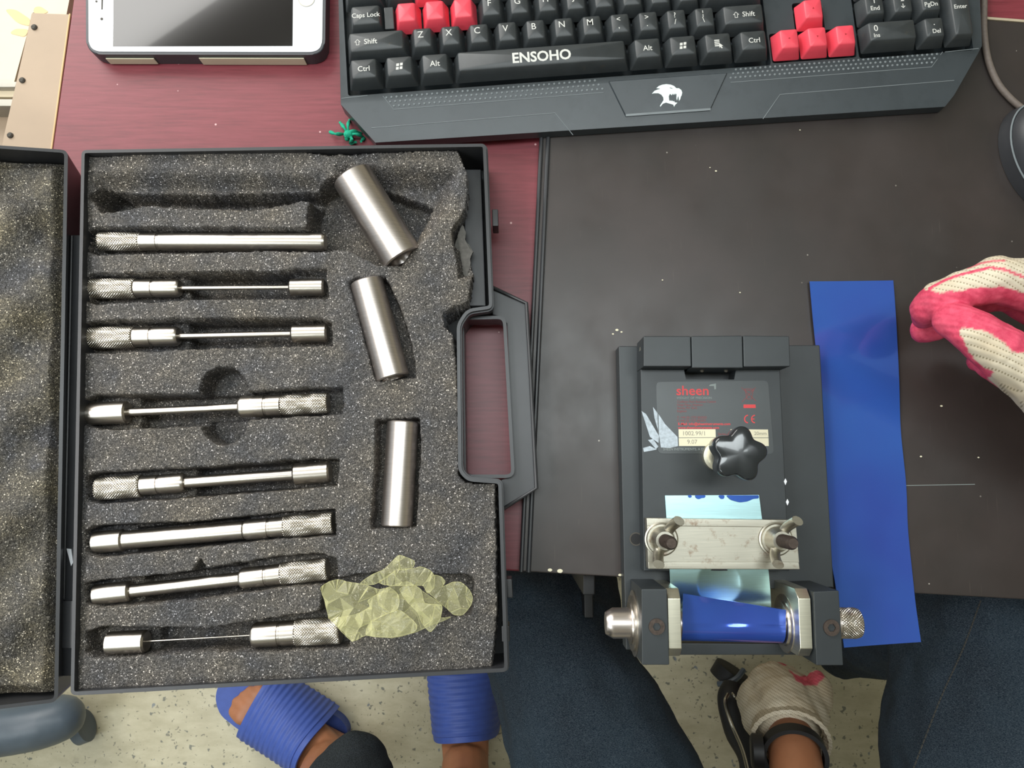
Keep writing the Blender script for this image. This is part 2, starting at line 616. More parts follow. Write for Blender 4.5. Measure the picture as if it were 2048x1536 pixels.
M_RED = wood_red(); M_BOARD = board_mat(); M_FOAM = foam_mat(); M_FLOOR = floor_mat()
M_ABS = simple('black_case_plastic', '#303134', 0.38, var=0.12, nscale=40, bumps=0.06, bscale=3000)
M_ABSD = simple('dark_case_interior', '#1b1c1e', 0.6, var=0.2)
M_KEY = simple('charcoal_key_plastic', '#313537', 0.42, var=0.2, nscale=70, dark=('#4c463c', 160, 0.6, 0.8))
M_KEYR = simple('red_key_plastic', '#dc4656', 0.42, var=0.06, nscale=60)
M_KB = simple('keyboard_body_plastic', '#343a3e', 0.36, var=0.12, nscale=25, dark=('#2a3034', 60, 0.5, 0.75))
M_KBD = simple('keyboard_well_plastic', '#17191a', 0.5)
M_LEG = simple('pale_key_print', '#c9c9c4', 0.5, var=0.05)
M_LEGD = simple('worn_key_print', '#77797a', 0.5, var=0.05)
M_LOGO = simple('white_logo_print', '#dff0ee', 0.45, var=0.03)
M_LINE = simple('grey_trim_print', '#70777a', 0.5, var=0.15)
M_STEEL = steel('brushed_steel', '#beb7ae', 0.30)
M_KN = steel('knurled_steel', '#c2bbb0', 0.30)
M_STEELP = steel('polished_steel', '#d6cdc8', 0.33)
M_CLAMP = steel('stained_steel', '#bdb9ac', 0.42, rust=True)
M_PLATE = steel('bright_plate_steel', '#d6d3c2', 0.38)
M_RUST = simple('rusty_bolt', '#4a403a', 0.55, metal=0.6, var=0.3, nscale=400, bumps=0.3)
M_ANOD = simple('black_anodised_metal', '#2a2f32', 0.42, var=0.14, nscale=25, spec=0.5, dark=('#8c8f8c', 900, 0.74, 0.80))
M_ALU = steel('bare_aluminium_face', '#b7dde2', 0.28)
M_KNOB = simple('black_knob_plastic', '#202427', 0.16, var=0.1, coat=0.4)
M_GREEN = simple('green_yarn', '#0f9a78', 0.85, var=0.25, nscale=800, bumps=0.5)
M_SKIN = simple('skin', '#a06a4a', 0.5, var=0.10, nscale=35, bumps=0.15, bscale=500)
M_BLUEP = simple('blue_foam_plastic', '#3c549f', 0.55, var=0.08, nscale=70, bumps=0.2, bscale=700, dark=('#c8d2e6', 260, 0.74, 0.77))
M_WHITE = simple('white_phone_glass', '#e9ecf2', 0.15, var=0.01, coat=0.3)
M_TPU = simple('dark_phone_case', '#3a3d42', 0.4, var=0.1)
M_SCREEN = simple('black_phone_screen', '#161416', 0.10, var=0.2, nscale=25, coat=0.5)
M_TAN = simple('tan_painted_metal', '#a48f78', 0.5, var=0.04, nscale=30)
M_CREAM = simple('cream_panel_paint', '#dccdb0', 0.6, var=0.02)
M_PETAL = simple('peach_petal_print', '#d9b888', 0.6, var=0.04)
M_GREYR = simple('grey_rail_paint', '#b9b4a8', 0.5, var=0.05)
M_DARKG = simple('dark_grey_rubber', '#4a463f', 0.7, var=0.15)
M_CORD = simple('grey_cord_sheath', '#665c55', 0.6, var=0.15, nscale=500)
M_CHAIR = simple('slate_grey_chair_plastic', '#4b5660', 0.4, var=0.12, nscale=25)
M_CHROME = steel('dull_chrome', '#a9a398', 0.25)
M_BLACKR = simple('black_rubber', '#0f0f11', 0.55, var=0.2)
M_JEANS = denim('navy_denim', '#0e1722', '#1a2732')
M_TROUS = denim('black_trouser_cloth', '#141516', '#202224')
M_SHIRT = denim('dark_shirt_cloth', '#23262c', '#30343c')
M_GLOVE = glove_mat()
M_PAPER = simple('cream_paper_tag', '#d8d2b8', 0.7, var=0.04)
M_REDPR = simple('red_label_print', '#c93a3e', 0.5, var=0.03)
M_REDDIM = simple('dim_red_label_print', '#86363a', 0.5, var=0.08)
M_GREYPR = simple('grey_label_print', '#7f8886', 0.5, var=0.05)
M_LABEL = simple('dark_label_film', '#363b3d', 0.35, var=0.05)
M_INK = simple('faint_pencil', '#8f8d80', 0.7, var=0.1)
M_SCUFF = simple('white_scuff', '#a9b4bd', 0.6, var=0.25, nscale=500)


def blue_paint():
    m, nt, b = new_mat('glossy_blue_enamel')
    v = coords(nt)
    n = ntex(nt, v, 9, 3, 0.5)
    c = ramp(nt, n, [(0.3, (0.045, 0.16, 0.62, 1)), (0.7, (0.045, 0.10, 0.52, 1))])
    nt.links.new(c, b.inputs['Base Color'])
    b.inputs['Metallic'].default_value = 0.55
    b.inputs['Roughness'].default_value = 0.16
    b.inputs['Coat Weight'].default_value = 0.6
    b.inputs['Coat Roughness'].default_value = 0.04
    bump(nt, b, ntex(nt, v, 22, 2), 0.12, 0.0012)
    return m


M_BLUE = blue_paint()


def bag_mat():
    m, nt, b = new_mat('yellow_film')
    b.inputs['Base Color'].default_value = srgb('#dddaa4')
    b.inputs['Roughness'].default_value = 0.16
    b.inputs['Subsurface Weight'].default_value = 0.0
    lw = nt.nodes.new('ShaderNodeLayerWeight'); lw.inputs['Blend'].default_value = 0.30
    a = ramp(nt, lw.outputs['Facing'], [(0.0, (0.22, 0.22, 0.22, 1)), (0.35, (0.55, 0.55, 0.55, 1)), (0.8, (0.95, 0.95, 0.95, 1))])
    nt.links.new(a, b.inputs['Alpha'])
    bump(nt, b, ntex(nt, coords(nt, (1, 2.2, 1), (0, 0, 0.6)), 120, 3, 0.5), 0.35, 0.0015)
    return m


M_BAG = bag_mat()

# ------------------------------------------------------------------ the setting
FZ = -0.73
bm = bm_new(); prism(bm, [(-3, -2.6), (3, -2.6), (3, 2.6), (-3, 2.6)], FZ - 0.03, FZ)
obj('floor', bm, M_FLOOR, kind='structure')
M_CEIL = simple('white_ceiling_paint', '#d9dcd8', 0.8, var=0.02)
bm = bm_new(); prism(bm, [(-3, -2.6), (3, -2.6), (3, 2.6), (-3, 2.6)], 1.80, 1.83)
obj('ceiling', bm, M_CEIL, kind='structure')
M_WALL = simple('cream_wall_paint', '#d8d3c4', 0.8, var=0.02)
bm = bm_new(); obox(bm, (0, 2.61, 0.535), (3, 0, 0), (0, 0.02, 0), (0, 0, 1.265))
obj('wall_back', bm, M_WALL, kind='structure')
bm = bm_new(); obox(bm, (0, -2.61, 0.535), (3, 0, 0), (0, 0.02, 0), (0, 0, 1.265))
obj('wall_front', bm, M_WALL, kind='structure')
bm = bm_new(); obox(bm, (3.01, 0, 0.535), (0.02, 0, 0), (0, 2.6, 0), (0, 0, 1.265))
obj('wall_right', bm, M_WALL, kind='structure')

# red desk: laminate top, carcass side and front leg
dTL = P(146, 0, 0); dBL = P(90, 330, 0)
edge_dir = (dTL - dBL).normalized()
e0 = P(1015, 1142, 0); e1 = P(2048, 1196, 0)
ex = (e1 - e0).normalized(); ey = Vector((-ex.y, ex.x, 0))
left_pt = dBL
# the near edge runs along ex through e0, the left edge runs away from its corner
t = ((left_pt - e0).dot(ex)); c_nl = e0 + ex * t
c_fl = c_nl + (dTL - c_nl).normalized() * 0.62
c_nr = e0 + ex * 0.95; c_fr = c_nr + ey * 0.62
desk = thing('desk', 'large desk with a glossy red mahogany laminate top', 'desk', (0.2, 0.2, FZ))
bm = bm_new(); prism(bm, [c_nl.to_2d(), c_nr.to_2d(), c_fr.to_2d(), c_fl.to_2d()], -0.028, 0.0, 0.0015, 2)
obj('desktop', bm, M_RED, desk)
for nm, (s0, s1) in (('side_panel', (0.02, 0.045)), ('side_panel', (0.90, 0.925))):
    bm = bm_new(); q = [c_nl + ex * s0 + ey * 0.05, c_nl + ex * s1 + ey * 0.05, c_nl + ex * s1 + ey * 0.56, c_nl + ex * s0 + ey * 0.56]
    prism(bm, [p.to_2d() for p in q], FZ, -0.028, 0.001); obj(nm, bm, M_RED, desk)
bm = bm_new(); ppx(bm, [(1166, 1150), (1190, 1150), (1190, 1190), (1166, 1190)], FZ, -0.028, 0.001)
lg = obj('leg', bm, M_BLACKR, desk, 'black metal leg under the near edge')
bm = bm_new(); ppx(bm, [(1168, 1186), (1186, 1186), (1187, 1236), (1169, 1236)], -0.16, -0.13, 0.001)
obj('bracket', bm, M_BLACKR, lg)

# black board lying on the desk
bA, bB = P(1079, 268, 0.006), P(1038, 1143, 0.006)
bl = (bA - bB).normalized(); br = Vector((bl.y, -bl.x, 0))
near_r = P(2048, 1199, 0.006)
nd = (near_r - bB).normalized()
far_l = bB + bl * ((P(1960, 40, 0.006) - bB).dot(bl) + 0.0)
k = ((P(2020, 46, 0.006) - bB).dot(bl)) ; far_l = bB + bl * (k + 0.012)
board = thing('writing_board', 'black laminate board with a raised left rib, lying on the red desk', 'board', (0.2, 0.1, 0))
bm = bm_new(); prism(bm, [bB.to_2d(), (bB + nd * 0.62).to_2d(), (bB + nd * 0.62 + bl * (k - 0.005)).to_2d(), far_l.to_2d()], 0.0002, 0.006, 0.001, 2)
obj('panel', bm, M_BOARD, board)
bm = bm_new()
for off, r in ((0.0015, 0.0014), (0.0062, 0.0016)):
    tube(bm, [bB + br * off + Vector((0, 0, 0.0004)), far_l + br * off + Vector((0, 0, 0.0004))], r, 10)
obj('edge_rib', bm, M_ABS, board, 'worn grey rib along the left edge')
bm = bm_new(); prism(bm, [(far_l + bl * 0.0004).to_2d(), (far_l + nd * 0.62 + bl * -0.017).to_2d(), (far_l + nd * 0.62 + bl * -0.0152).to_2d(), (far_l + bl * 0.0022).to_2d()], 0.0005, 0.0064)
obj('edge_banding', bm, simple('pale_edge_tape', '#a79a84', 0.6), board, 'pale chipped edge tape at the far side')
bm = bm_new(); h0 = P(1560, 974, 0.0061); 
prism(bm, PP([(1585, 974.5), (1950, 968), (1950, 969.2), (1585, 975.8)], 0.0062), 0.0058, 0.0062)
obj('scratch', bm, M_GREYPR, board, 'long pale scratch')
bm = bm_new()
for (u, v, r) in ((1432, 342, 2), (1420, 335, 1.3), (1600, 260, 1.5), (1325, 560, 1.5), (1480, 585, 1.5), (1234, 660, 3), (1243, 664, 2), (1226, 668, 2), (1842, 913, 2), (1883, 812, 2.4), (1957, 915, 1.8), (1120, 1142, 5), (1240, 1150, 3), (1100, 1140, 4)):
    c = P(u, v, 0.0064); ball(bm, c, r * 0.00033, (1.3, 0.9, 0.3), 1)
obj('dust', bm, M_PAPER, board, kind='stuff')

# tan cabinet on the left with floral panel and grey rails
cab = thing('cabinet', 'tan and cream metal cabinet left of the desk, a row of screws in its flange', 'cabinet', (-0.45, 0.3, FZ))
ZC = -0.02
bm = bm_new(); ppx(bm, [(-150, -60), (150, -60), (132, 34), (66, 25), (28, 165), (-150, 165)], FZ, ZC - 0.02, 0.0)
obj('top_panel', bm, M_CREAM, cab, 'cream panel with printed peach flower')
bm = bm_new()
for pet in ([(8, 18), (30, 18), (60, 38), (60, 52), (34, 46)], [(68, 14), (80, 12), (98, 24), (82, 28), (66, 26)], [(18, 66), (30, 57), (58, 58), (50, 74), (34, 70)]):
    pr = rounded(PP(pet, ZC - 0.0195), 0.006, 4); prism(bm, pr, ZC - 0.0205, ZC - 0.0197)
obj('printed_flower', bm, M_PETAL, cab)
for (v0, v1, zz, mt) in ((162, 174, ZC - 0.010, M_GREYR), (177, 194, ZC - 0.016, M_CREAM), (197, 212, ZC - 0.012, M_GREYR)):
    bm = bm_new(); ppx(bm, [(-150, v0), (34, v0 + 1), (30, v1), (-150, v1)], zz - 0.05, zz, 0.0006)
    obj('rail', bm, mt, cab)
bm = bm_new(); ppx(bm, [(-150, 213), (26, 213), (0, 420), (-150, 420)], FZ, ZC - 0.03)
obj('side_panel', bm, M_TAN, cab)
bm = bm_new(); ppx(bm, [(63, 25), (139, 28), (86, 420), (-25, 420), (10, 262)], ZC - 0.012, ZC, 0.0008)
fl = obj('flange', bm, M_TAN, cab)
for (u, v) in ((69, 55), (45, 161), (21, 271)):
    c = P(u, v, ZC); bm = bm_new(); lathe(bm, c - Vector((0, 0, 0.001)), c + Vector((0, 0, 0.0016)), [(0, 0.0022), (0.0018, 0.0022), (0.0026, 0.0014)], 16)
    obox(bm, c + Vector((0, 0, 0.0017)), (0.0016, 0, 0), (0, 0.00025, 0), (0, 0, 0.0001))
    obj('screw', bm, M_DARKG, fl)
bm = bm_new(); tube(bm, [P(140, 28, ZC + 0.001), P(88, 410, ZC + 0.001)], 0.0007, 8)
obj('edge_highlight', bm, M_PETAL, cab)  # pale line modelled in place of the highlight along the desk edge

# ------------------------------------------------------------------ smartphone
ph = thing('smartphone', 'white smartphone in a dark rubber case, lying left of the keyboard', 'phone', tuple(P(410, -20, 0)))
zt = 0.0125
out = rounded(PP([(170, -170), (655, -185), (651, 111), (171, 110)], zt), 0.012, 8)
outb = rounded(PP([(175, -165), (652, -180), (647, 113), (183, 116)], zt), 0.013, 8)
bm = bm_new()
prism(bm, offset_poly(out, 0.0004), 0.0003, zt, 0.0012, 3)
cse = obj('case', bm, M_TPU, ph)
bm = bm_new()
prism(bm, offset_poly(out, 0.0024), zt - 0.001, zt + 0.0004, 0.0003, 2)
face = obj('front_glass', bm, M_WHITE, ph)
bm = bm_new(); prism(bm, PP([(228, -170), (587, -175), (585, 92), (226, 93)], zt + 0.0005), zt, zt + 0.00055)
obj('screen', bm, M_SCREEN, ph, 'switched-off black screen')
c = P(613, -2, zt + 0.0004); bm = bm_new(); lathe(bm, c, c + Vector((0, 0, 0.0003)), [(0, 0.0056), (0.0003, 0.0056)], 32)
hb = obj('home_button', bm, M_WHITE, ph)
bm = bm_new(); circ = [(c.x + math.cos(a) * 0.0059, c.y + math.sin(a) * 0.0059) for a in np.linspace(0, 2 * PI, 33)[:-1]]
circ2 = [(c.x + math.cos(a) * 0.0053, c.y + math.sin(a) * 0.0053) for a in np.linspace(0, 2 * PI, 33)[:-1]]
ring(bm, circ, circ2, c.z, c.z + 0.0004); obj('button_ring', bm, M_GREYR, hb)
bm = bm_new(); tube(bm, [P(205, -22, zt + 0.0004), P(204, 19, zt + 0.0004)], 0.0005, 8); obj('speaker_slot', bm, M_DARKG, ph)
for (u, v, r) in ((203.5, 38, 0.0010), (193, 3, 0.0008)):
    c = P(u, v, zt + 0.0004); bm = bm_new(); lathe(bm, c, c + Vector((0, 0, 0.0002)), [(0, r), (0.0002, r)], 20)
    obj('camera_lens' if r > 0.0009 else 'proximity_sensor', bm, M_DARKG, ph)
# pale strips on the side of the case that faces the viewer
pl = P(171, 110, zt); prr = P(651, 111, zt); sd = (prr - pl).normalized()
for (a0, a1, hh) in ((0.012, 0.046, 0.0035), (0.078, 0.152, 0.0042)):
    c = pl + sd * ((a0 + a1) / 2) + Vector((sd.y, -sd.x, 0)) * 0.0002; c.z = 0.005
    bm = bm_new(); obox(bm, c, sd * ((a1 - a0) / 2), Vector((sd.y, -sd.x, 0)) * 0.0004, (0, 0, hh), 0.0002)
    obj('side_cutout', bm, M_PAPER, cse, 'pale strip on the side')

# ------------------------------------------------------------------ keyboard
KZ = 0.030          # key tops
k0 = P(692, 143, KZ); k1 = P(1543, 81, KZ)
kx = (k1 - k0).normalized(); ky = Vector((-kx.y, kx.x, 0)); UN = (k1 - k0).length / 15.0
KA = math.atan2(kx.y, kx.x)


def K(x, y, z=KZ):
    """keyboard units: x from the left edge of the key block, y rows from the bottom row's centre"""
    p = k0 + kx * (x * UN) + ky * (y * UN); p.z = z; return p


kb = thing('keyboard', 'black gaming keyboard with red arrow and letter keys across the far edge', 'keyboard', tuple(K(11, 1.5, 0.0065)))
DZ = 0.021
body_px = [(677, -120), (684, 214), (750, 284), (1893, 211), (1909, 190), (1957, 98), (1947, -160)]
zf = 0.014   # near edge of the palm rest sits lower
far_line = K(0, -0.75)


def kb_z(x, y):
    d = (Vector((x, y, 0)) - Vector((far_line.x, far_line.y, 0))).dot(ky)
    return DZ + min(0, (d + 0.004)) * 0.16


bod = PP(body_px, 0.017)
bm = bm_new(); prism(bm, bod, 0.0068, DZ, 0.0, 2)
bme = bpy.data.meshes.new('k'); bmesh.ops.recalc_face_normals(bm, faces=bm.faces); bm.to_mesh(bme); bm.free()
# slope the palm rest
o = bpy.data.objects.new('kbtmp', bme); COL.objects.link(o)
cut = bm_new()
wells = []


def well(x0, x1, y0, y1):
    q = [K(x0, y0), K(x1, y0), K(x1, y1), K(x0, y1)]
    prism(cut, [p.to_2d() for p in rounded([a.to_2d() for a in q], 0.002, 3)], 0.0125, 0.05)


well(-0.06, 15.06, -0.66, 3.6)
well(15.12, 18.16, -0.60, 0.52); well(16.08, 17.16, 0.45, 1.62)
well(18.24, 22.36, -0.66, 4.2)
wedge_y = -0.78
# wedge cut for the sloping palm rest
A0 = K(-2, wedge_y); A1 = K(25, wedge_y); B0 = K(-2, wedge_y - 4); B1 = K(25, wedge_y - 4)
vs = []
for p, z in ((A0, DZ), (A1, DZ), (B1, DZ - 4 * UN * 0.17), (B0, DZ - 4 * UN * 0.17)): vs.append(cut.verts.new((p.x, p.y, z + 0.00002)))
vt = [cut.verts.new((v.co.x, v.co.y, 0.06)) for v in vs]
cut.faces.new(vs[::-1]); cut.faces.new(vt)
for i in range(4): cut.faces.new((vs[i], vs[(i + 1) % 4], vt[(i + 1) % 4], vt[i]))
cme = bpy.data.meshes.new('c'); bmesh.ops.recalc_face_normals(cut, faces=cut.faces); cut.to_mesh(cme); cut.free()
co_ = bpy.data.objects.new('cuttmp', cme); COL.objects.link(co_)
md = o.modifiers.new('b', 'BOOLEAN'); md.operation = 'DIFFERENCE'; md.object = co_; md.solver = 'EXACT'
try: md.use_self = True
except Exception: pass
me = evaluated(o); bpy.data.objects.remove(co_)
bev_bm = bmesh.new(); bev_bm.from_mesh(me)
es = [e for e in bev_bm.edges if len(e.link_faces) == 2 and e.calc_face_angle(0) > 0.5]
try: bmesh.ops.bevel(bev_bm, geom=es, offset=0.0005, segments=1, affect='EDGES', clamp_overlap=True)
except Exception: pass
obj('body', bev_bm, M_KB, kb)


def palm_z(p):
    d = (p - K(0, wedge_y)).dot(ky)
    return DZ + min(0, d) * 0.17


def palm_pt(u, v, lift=0.0):
    z = 0.018
    for _ in range(5):
        p = P(u, v, z); z = palm_z(Vector((p.x, p.y, K(0, 0).z)))
    p.z = z + lift; return p


def key_bm(wu, du=1.0, h=0.0098, top_z=0.0, tx=0.0032, tf=0.0036, tb=0.0012, dish=0.0):
    """sculpted keycap in local axes, top centre height 0"""
    W = (wu * UN - 0.0011) / 2; D = (du * UN - 0.0011) / 2
    b = bmesh.new()
    rows = [(-h, 0, 0, 0, 0), (-h * 0.5, tx * 0.55, tf * 0.5, tb * 0.5, 0), (-0.0007, tx * 0.95, tf * 0.95, tb * 0.95, 0), (0, tx + 0.0006, tf + 0.0006, tb + 0.0006, 0)]
    prev = None
    for (z, ix, fr, bk, _) in rows:
        q = rounded([(-W + ix, -D + fr), (W - ix, -D + fr), (W - ix, D - bk), (-W + ix, D - bk)], 0.0013, 2)
        cur = [b.verts.new((p[0], p[1], z)) for p in q]
        if prev:
            n = len(cur)
            for i in range(n): b.faces.new((prev[i], prev[(i + 1) % n], cur[(i + 1) % n], cur[i]))
        else: b.faces.new(cur[::-1])
        prev = cur
    c = b.verts.new((0, (tf - tb) / 2, -dish))
    n = len(prev)
    for i in range(n): b.faces.new((prev[i], prev[(i + 1) % n], c))
    bmesh.ops.recalc_face_normals(b, faces=b.faces)
    return b


_keycache = {}


def key(x, y, wu=1.0, du=1.0, mat=None, legend=None, ktop=KZ, name='key', label=None):
    mat = mat or M_KEY
    kk = (wu, du, mat.name)
    if kk not in _keycache:
        me_ = bpy.data.meshes.new('key'); b = key_bm(wu, du); b.to_mesh(me_); b.free(); me_.materials.append(mat); smooth(me_, 50)
        _keycache[kk] = me_
    ob = bpy.data.objects.new(name, _keycache[kk]); COL.objects.link(ob)
    p = K(x, y, ktop); ob.location = p - ORG[kb]; ob.rotation_euler = (0, 0, KA); ob.parent = kb
    if label: ob['label'] = label
    if legend:
        ms = []
        for item in legend:
            s, lx, ly, size = item[:4]
            ms.append(text_bm(s, size, (lx, ly + 0.001, 0.00001), 0, 'CENTER', 0.98, item[4] if len(item) > 4 else 0.00003))
        bl_ = join_meshes(ms); mm = bpy.data.meshes.new('legend'); bl_.to_mesh(mm); bl_.free()
        lo = bpy.data.objects.new('legend', mm); COL.objects.link(lo); lo.parent = ob
        mm.materials.append(M_LEG)
    return ob


TX = 0.0052
key(0.625, 0, 1.25, legend=[('Ctrl', 0, 0.0, 0.0052)])['label'] = 'key with worn Ctrl print'


def winlogo(ob, sc=1.0):
    b = bmesh.new()
    for (a, c) in ((-1, -1), (0.15, -1), (-1, 0.15), (0.15, 0.15)):
        q = [(a, c), (a + 0.85, c), (a + 0.85, c + 0.85), (a, c + 0.85)]
        q = [((x * 0.0022 + y * 0.0003) * sc, (y * 0.0022 + 0.0003 * math.sin(x * 2.6)) * sc + 0.001) for x, y in q]
        prism(b, q, -0.0001, 0.00004)
    mm = bpy.data.meshes.new('legend'); b.to_mesh(mm); b.free(); lo = bpy.data.objects.new('legend', mm); COL.objects.link(lo); lo.parent = ob; mm.materials.append(M_LEG)


winlogo(key(1.875, 0, 1.25)); key(3.125, 0, 1.25, legend=[('Alt', 0, 0.0, 0.0056)])
sp = key(6.875, 0, 6.25, name='space_bar', legend=[('ENSOHO', 0, -0.0005, 0.0100, 0.00025)])
key(10.625, 0, 1.25, legend=[('Alt', 0, 0, 0.0052)]); winlogo(key(11.875, 0, 1.25))
mk = key(13.125, 0, 1.25)
b = bmesh.new()
for i in range(4): prism(b, [(-0.0026, 0.0026 - i * 0.0013), (0.0008, 0.0026 - i * 0.0013), (0.0008, 0.0034 - i * 0.0013), (-0.0026, 0.0034 - i * 0.0013)], -0.0001, 0.00004)
prism(b, [(0.0004, 0.001), (0.0030, -0.0012), (0.0018, -0.0014), (0.0026, -0.0028), (0.0018, -0.003), (0.001, -0.0018), (0.0003, -0.0026)], -0.0001, 0.00005)
mm = bpy.data.meshes.new('legend'); b.to_mesh(mm); b.free(); lo = bpy.data.objects.new('legend', mm); COL.objects.link(lo); lo.parent = mk; mm.materials.append(M_LEG)
key(14.375, 0, 1.25, legend=[('Ctrl', 0.0005, 0, 0.0050)])


def arrow_shape(ob, x, sc=1.0, hollow=True):
    b = bmesh.new()
    q = [(0, 2.2), (2, 0.1), (1, 0.1), (1, -1.9), (-1, -1.9), (-1, 0.1), (-2, 0.1)]
    oq = [Vector((a * 0.00105 * sc + x, c * 0.00105 * sc + 0.001)) for a, c in q]
    iq = offset_poly(oq, 0.00032)
    ring(b, oq, iq, -0.0001, 0.00004)
    mm = bpy.data.meshes.new('legend'); b.to_mesh(mm); b.free(); lo = bpy.data.objects.new('arrow_mark', mm); COL.objects.link(lo); lo.parent = ob; mm.materials.append(M_LEG)


s1 = key(1.125, 1, 2.25, legend=[('Shift', -0.004, 0, 0.0052)]); arrow_shape(s1, -0.0128)
for i, ch in enumerate('ZXCVBNM'):
    key(2.75 + i, 1, legend=[(ch, -0.0012, 0.0022, 0.0064, 0.00002)])
for i, (a, c) in enumerate((('<', ','), ('>', '.'), ('?', '/'), ('¦', '\\'))):
    key(9.75 + i, 1, legend=[(a, -0.001, 0.0030, 0.0052), (c, -0.001, -0.0018, 0.0052)])
s2 = key(14.125, 1, 1.75, legend=[('Shift', 0.0035, 0, 0.0050)]); arrow_shape(s2, -0.0050)
cp = key(0.80, 2, 1.35, legend=[('Caps Lock', 0.0, 0.0, 0.0046)])
# step at the right of caps lock
b = bmesh.new(); obox(b, (0, 0, -0.004), (0.0032, 0, 0), (0, 0.0080, 0), (0, 0, 0.0040), 0.0005); mm = bpy.data.meshes.new('step'); b.to_mesh(mm); b.free()
so = bpy.data.objects.new('key_step', mm); COL.objects.link(so); so.parent = kb; so.location = K(1.60, 2, KZ - 0.0035) - ORG[kb]; so.rotation_euler = (0, 0, KA); mm.materials.append(M_KEY)
for i, ch in enumerate('ASD'): key(2.25 + i, 2, mat=M_KEYR, legend=None, label='red letter key')
for i, ch in enumerate('FGHJKL'): key(5.25 + i, 2, legend=[(ch, -0.0012, 0.0022, 0.0064, 0.00002)])
key(11.25, 2, legend=[(':', -0.001, 0.003, 0.005), (';', -0.001, -0.0018, 0.005)])
key(12.25, 2, legend=[('"', -0.001, 0.003, 0.005), ("'", -0.001, -0.0018, 0.005)])
key(13.875, 2, 2.25, legend=[('Enter', 0, 0, 0.005)])
key(0.75, 3, 1.5, legend=[('Tab', 0, 0, 0.005)])
for i, ch in enumerate('QWERTYUIOP'): key(2.0 + i, 3, mat=M_KEYR if ch == 'W' else None, legend=[(ch, -0.0012, 0.0022, 0.0064, 0.00002)] if ch != 'W' else None)
key(12.0, 3); key(13.0, 3); key(14.25, 3, 1.5)
ah = KZ
for (x, y, ch) in ((15.64, -0.04, '<'), (16.64, -0.04, 'v'), (17.64, -0.04, '>'), (16.62, 1.02, '^')):
    ob = key(x, y, mat=M_KEYR, ktop=ah, name='arrow_key')
    b = bmesh.new(); rr = {'<': PI, 'v': -PI / 2, '>': 0, '^': PI / 2}[ch]
    q = [Vector((0.0010, 0)), Vector((-0.0005, 0.0007)), Vector((-0.0005, -0.0007))]
    R2 = Matrix.Rotation(rr, 2); prism(b, [(R2 @ a + Vector((0, 0.0015))) for a in q], -0.0002, 0.00002)
    mm = bpy.data.meshes.new('legend'); b.to_mesh(mm); b.free(); lo = bpy.data.objects.new('legend', mm); COL.objects.link(lo); lo.parent = ob; mm.materials.append(simple('dark_red_print_' + str(len(MATS)), '#9d1c28'))
    ob['label'] = 'red arrow key'
key(19.30, 0, 2.0, legend=[('0', -0.0110, 0.0022, 0.0062), ('Ins', -0.0110, -0.0028, 0.0040)])
key(20.80, 0, legend=[('.', 0, 0.0035, 0.006), ('Del', 0.001, -0.0028, 0.0042)])
key(21.82, 0.5, 1.0, 2.0, legend=[('Enter', 0.0, 0.004, 0.0042)])
for i, (a, c) in enumerate((('1', 'End'), ('2', '↓'), ('3', 'PgDn'))):
    key(18.80 + i, 1, legend=[(a, 0, 0.0030, 0.0055), (c, 0, -0.0024, 0.0044)])
for i, a in enumerate('456'): key(18.80 + i, 2, legend=[(a, 0, 0.0030, 0.0055)])
key(21.82, 2.5, 1.0, 2.0)

# emblem panel
q = [palm_pt(*c) for c in ((1212, 163), (1430, 148), (1452, 146), (1421, 223), (1250, 234))]
q = [palm_pt(*c) for c in ((1216, 163), (1455, 146), (1420, 222), (1251, 234))]
bm = bm_new(); a = [bm.verts.new(p + Vector((0, 0, -0.001))) for p in q]; b2 = [bm.verts.new(p + Vector((0, 0, 0.0009))) for p in q]
bm.faces.new(a[::-1]); bm.faces.new(b2)
for i in range(4): bm.faces.new((a[i], a[(i + 1) % 4], b2[(i + 1) % 4], b2[i]))
bmesh.ops.bevel(bm, geom=bm.edges[:], offset=0.0006, segments=1, affect='EDGES')
emb = obj('emblem_panel', bm, M_KB, kb)
bm = bm_new()
q = [palm_pt(*c, 0.0009) for c in ((1251, 229.5), (1421, 217.5), (1420, 222), (1251, 234))]
bm.faces.new([bm.verts.new(p + Vector((0, 0, 0.0001))) for p in q]); obj('highlight_strip', bm, M_LINE, emb)
lg = [(647, 605), (700, 545), (760, 520), (815, 507), (800, 498), (738, 490), (790, 445), (860, 420), (940, 408), (1030, 418), (1100, 445), (1145, 490), (1200, 492), (1250, 530), (1268, 580), (1255, 640), (1240, 660), (1225, 720), (1200, 750), (1195, 690), (1188, 650), (1175, 680), (1160, 745), (1148, 700), (1150, 612), (1130, 600), (1118, 630), (1105, 600), (1085, 630), (1075, 600), (1050, 637), (1030, 612), (1010, 615), (992, 660), (1000, 735), (1020, 757), (1035, 735), (1050, 760), (1065, 742), (1080, 765), (1100, 752), (1115, 780), (1168, 788), (1120, 835), (1100, 872), (1085, 828), (1020, 810), (935, 785), (870, 810), (820, 872), (812, 850), (850, 790), (885, 735), (880, 680), (840, 625), (780, 595), (700, 595)]
bm = bm_new()
f = bm.faces.new([bm.verts.new(palm_pt(1240 + a / 10.24, 130 + c / 10.24, 0.0011)) for a, c in lg])
bmesh.ops.triangulate(bm, faces=[f])
obj('cat_head_emblem', bm, M_LOGO, emb, 'white snarling cat head logo', sm=0)
bm = bm_new(); f = bm.faces.new([bm.verts.new(palm_pt(1240 + a / 10.24, 130 + c / 10.24, 0.00116)) for a, c in ((1000, 480), (1040, 482), (1085, 505), (1040, 498))]); obj('eye_mark', bm, M_KB, emb, sm=0)
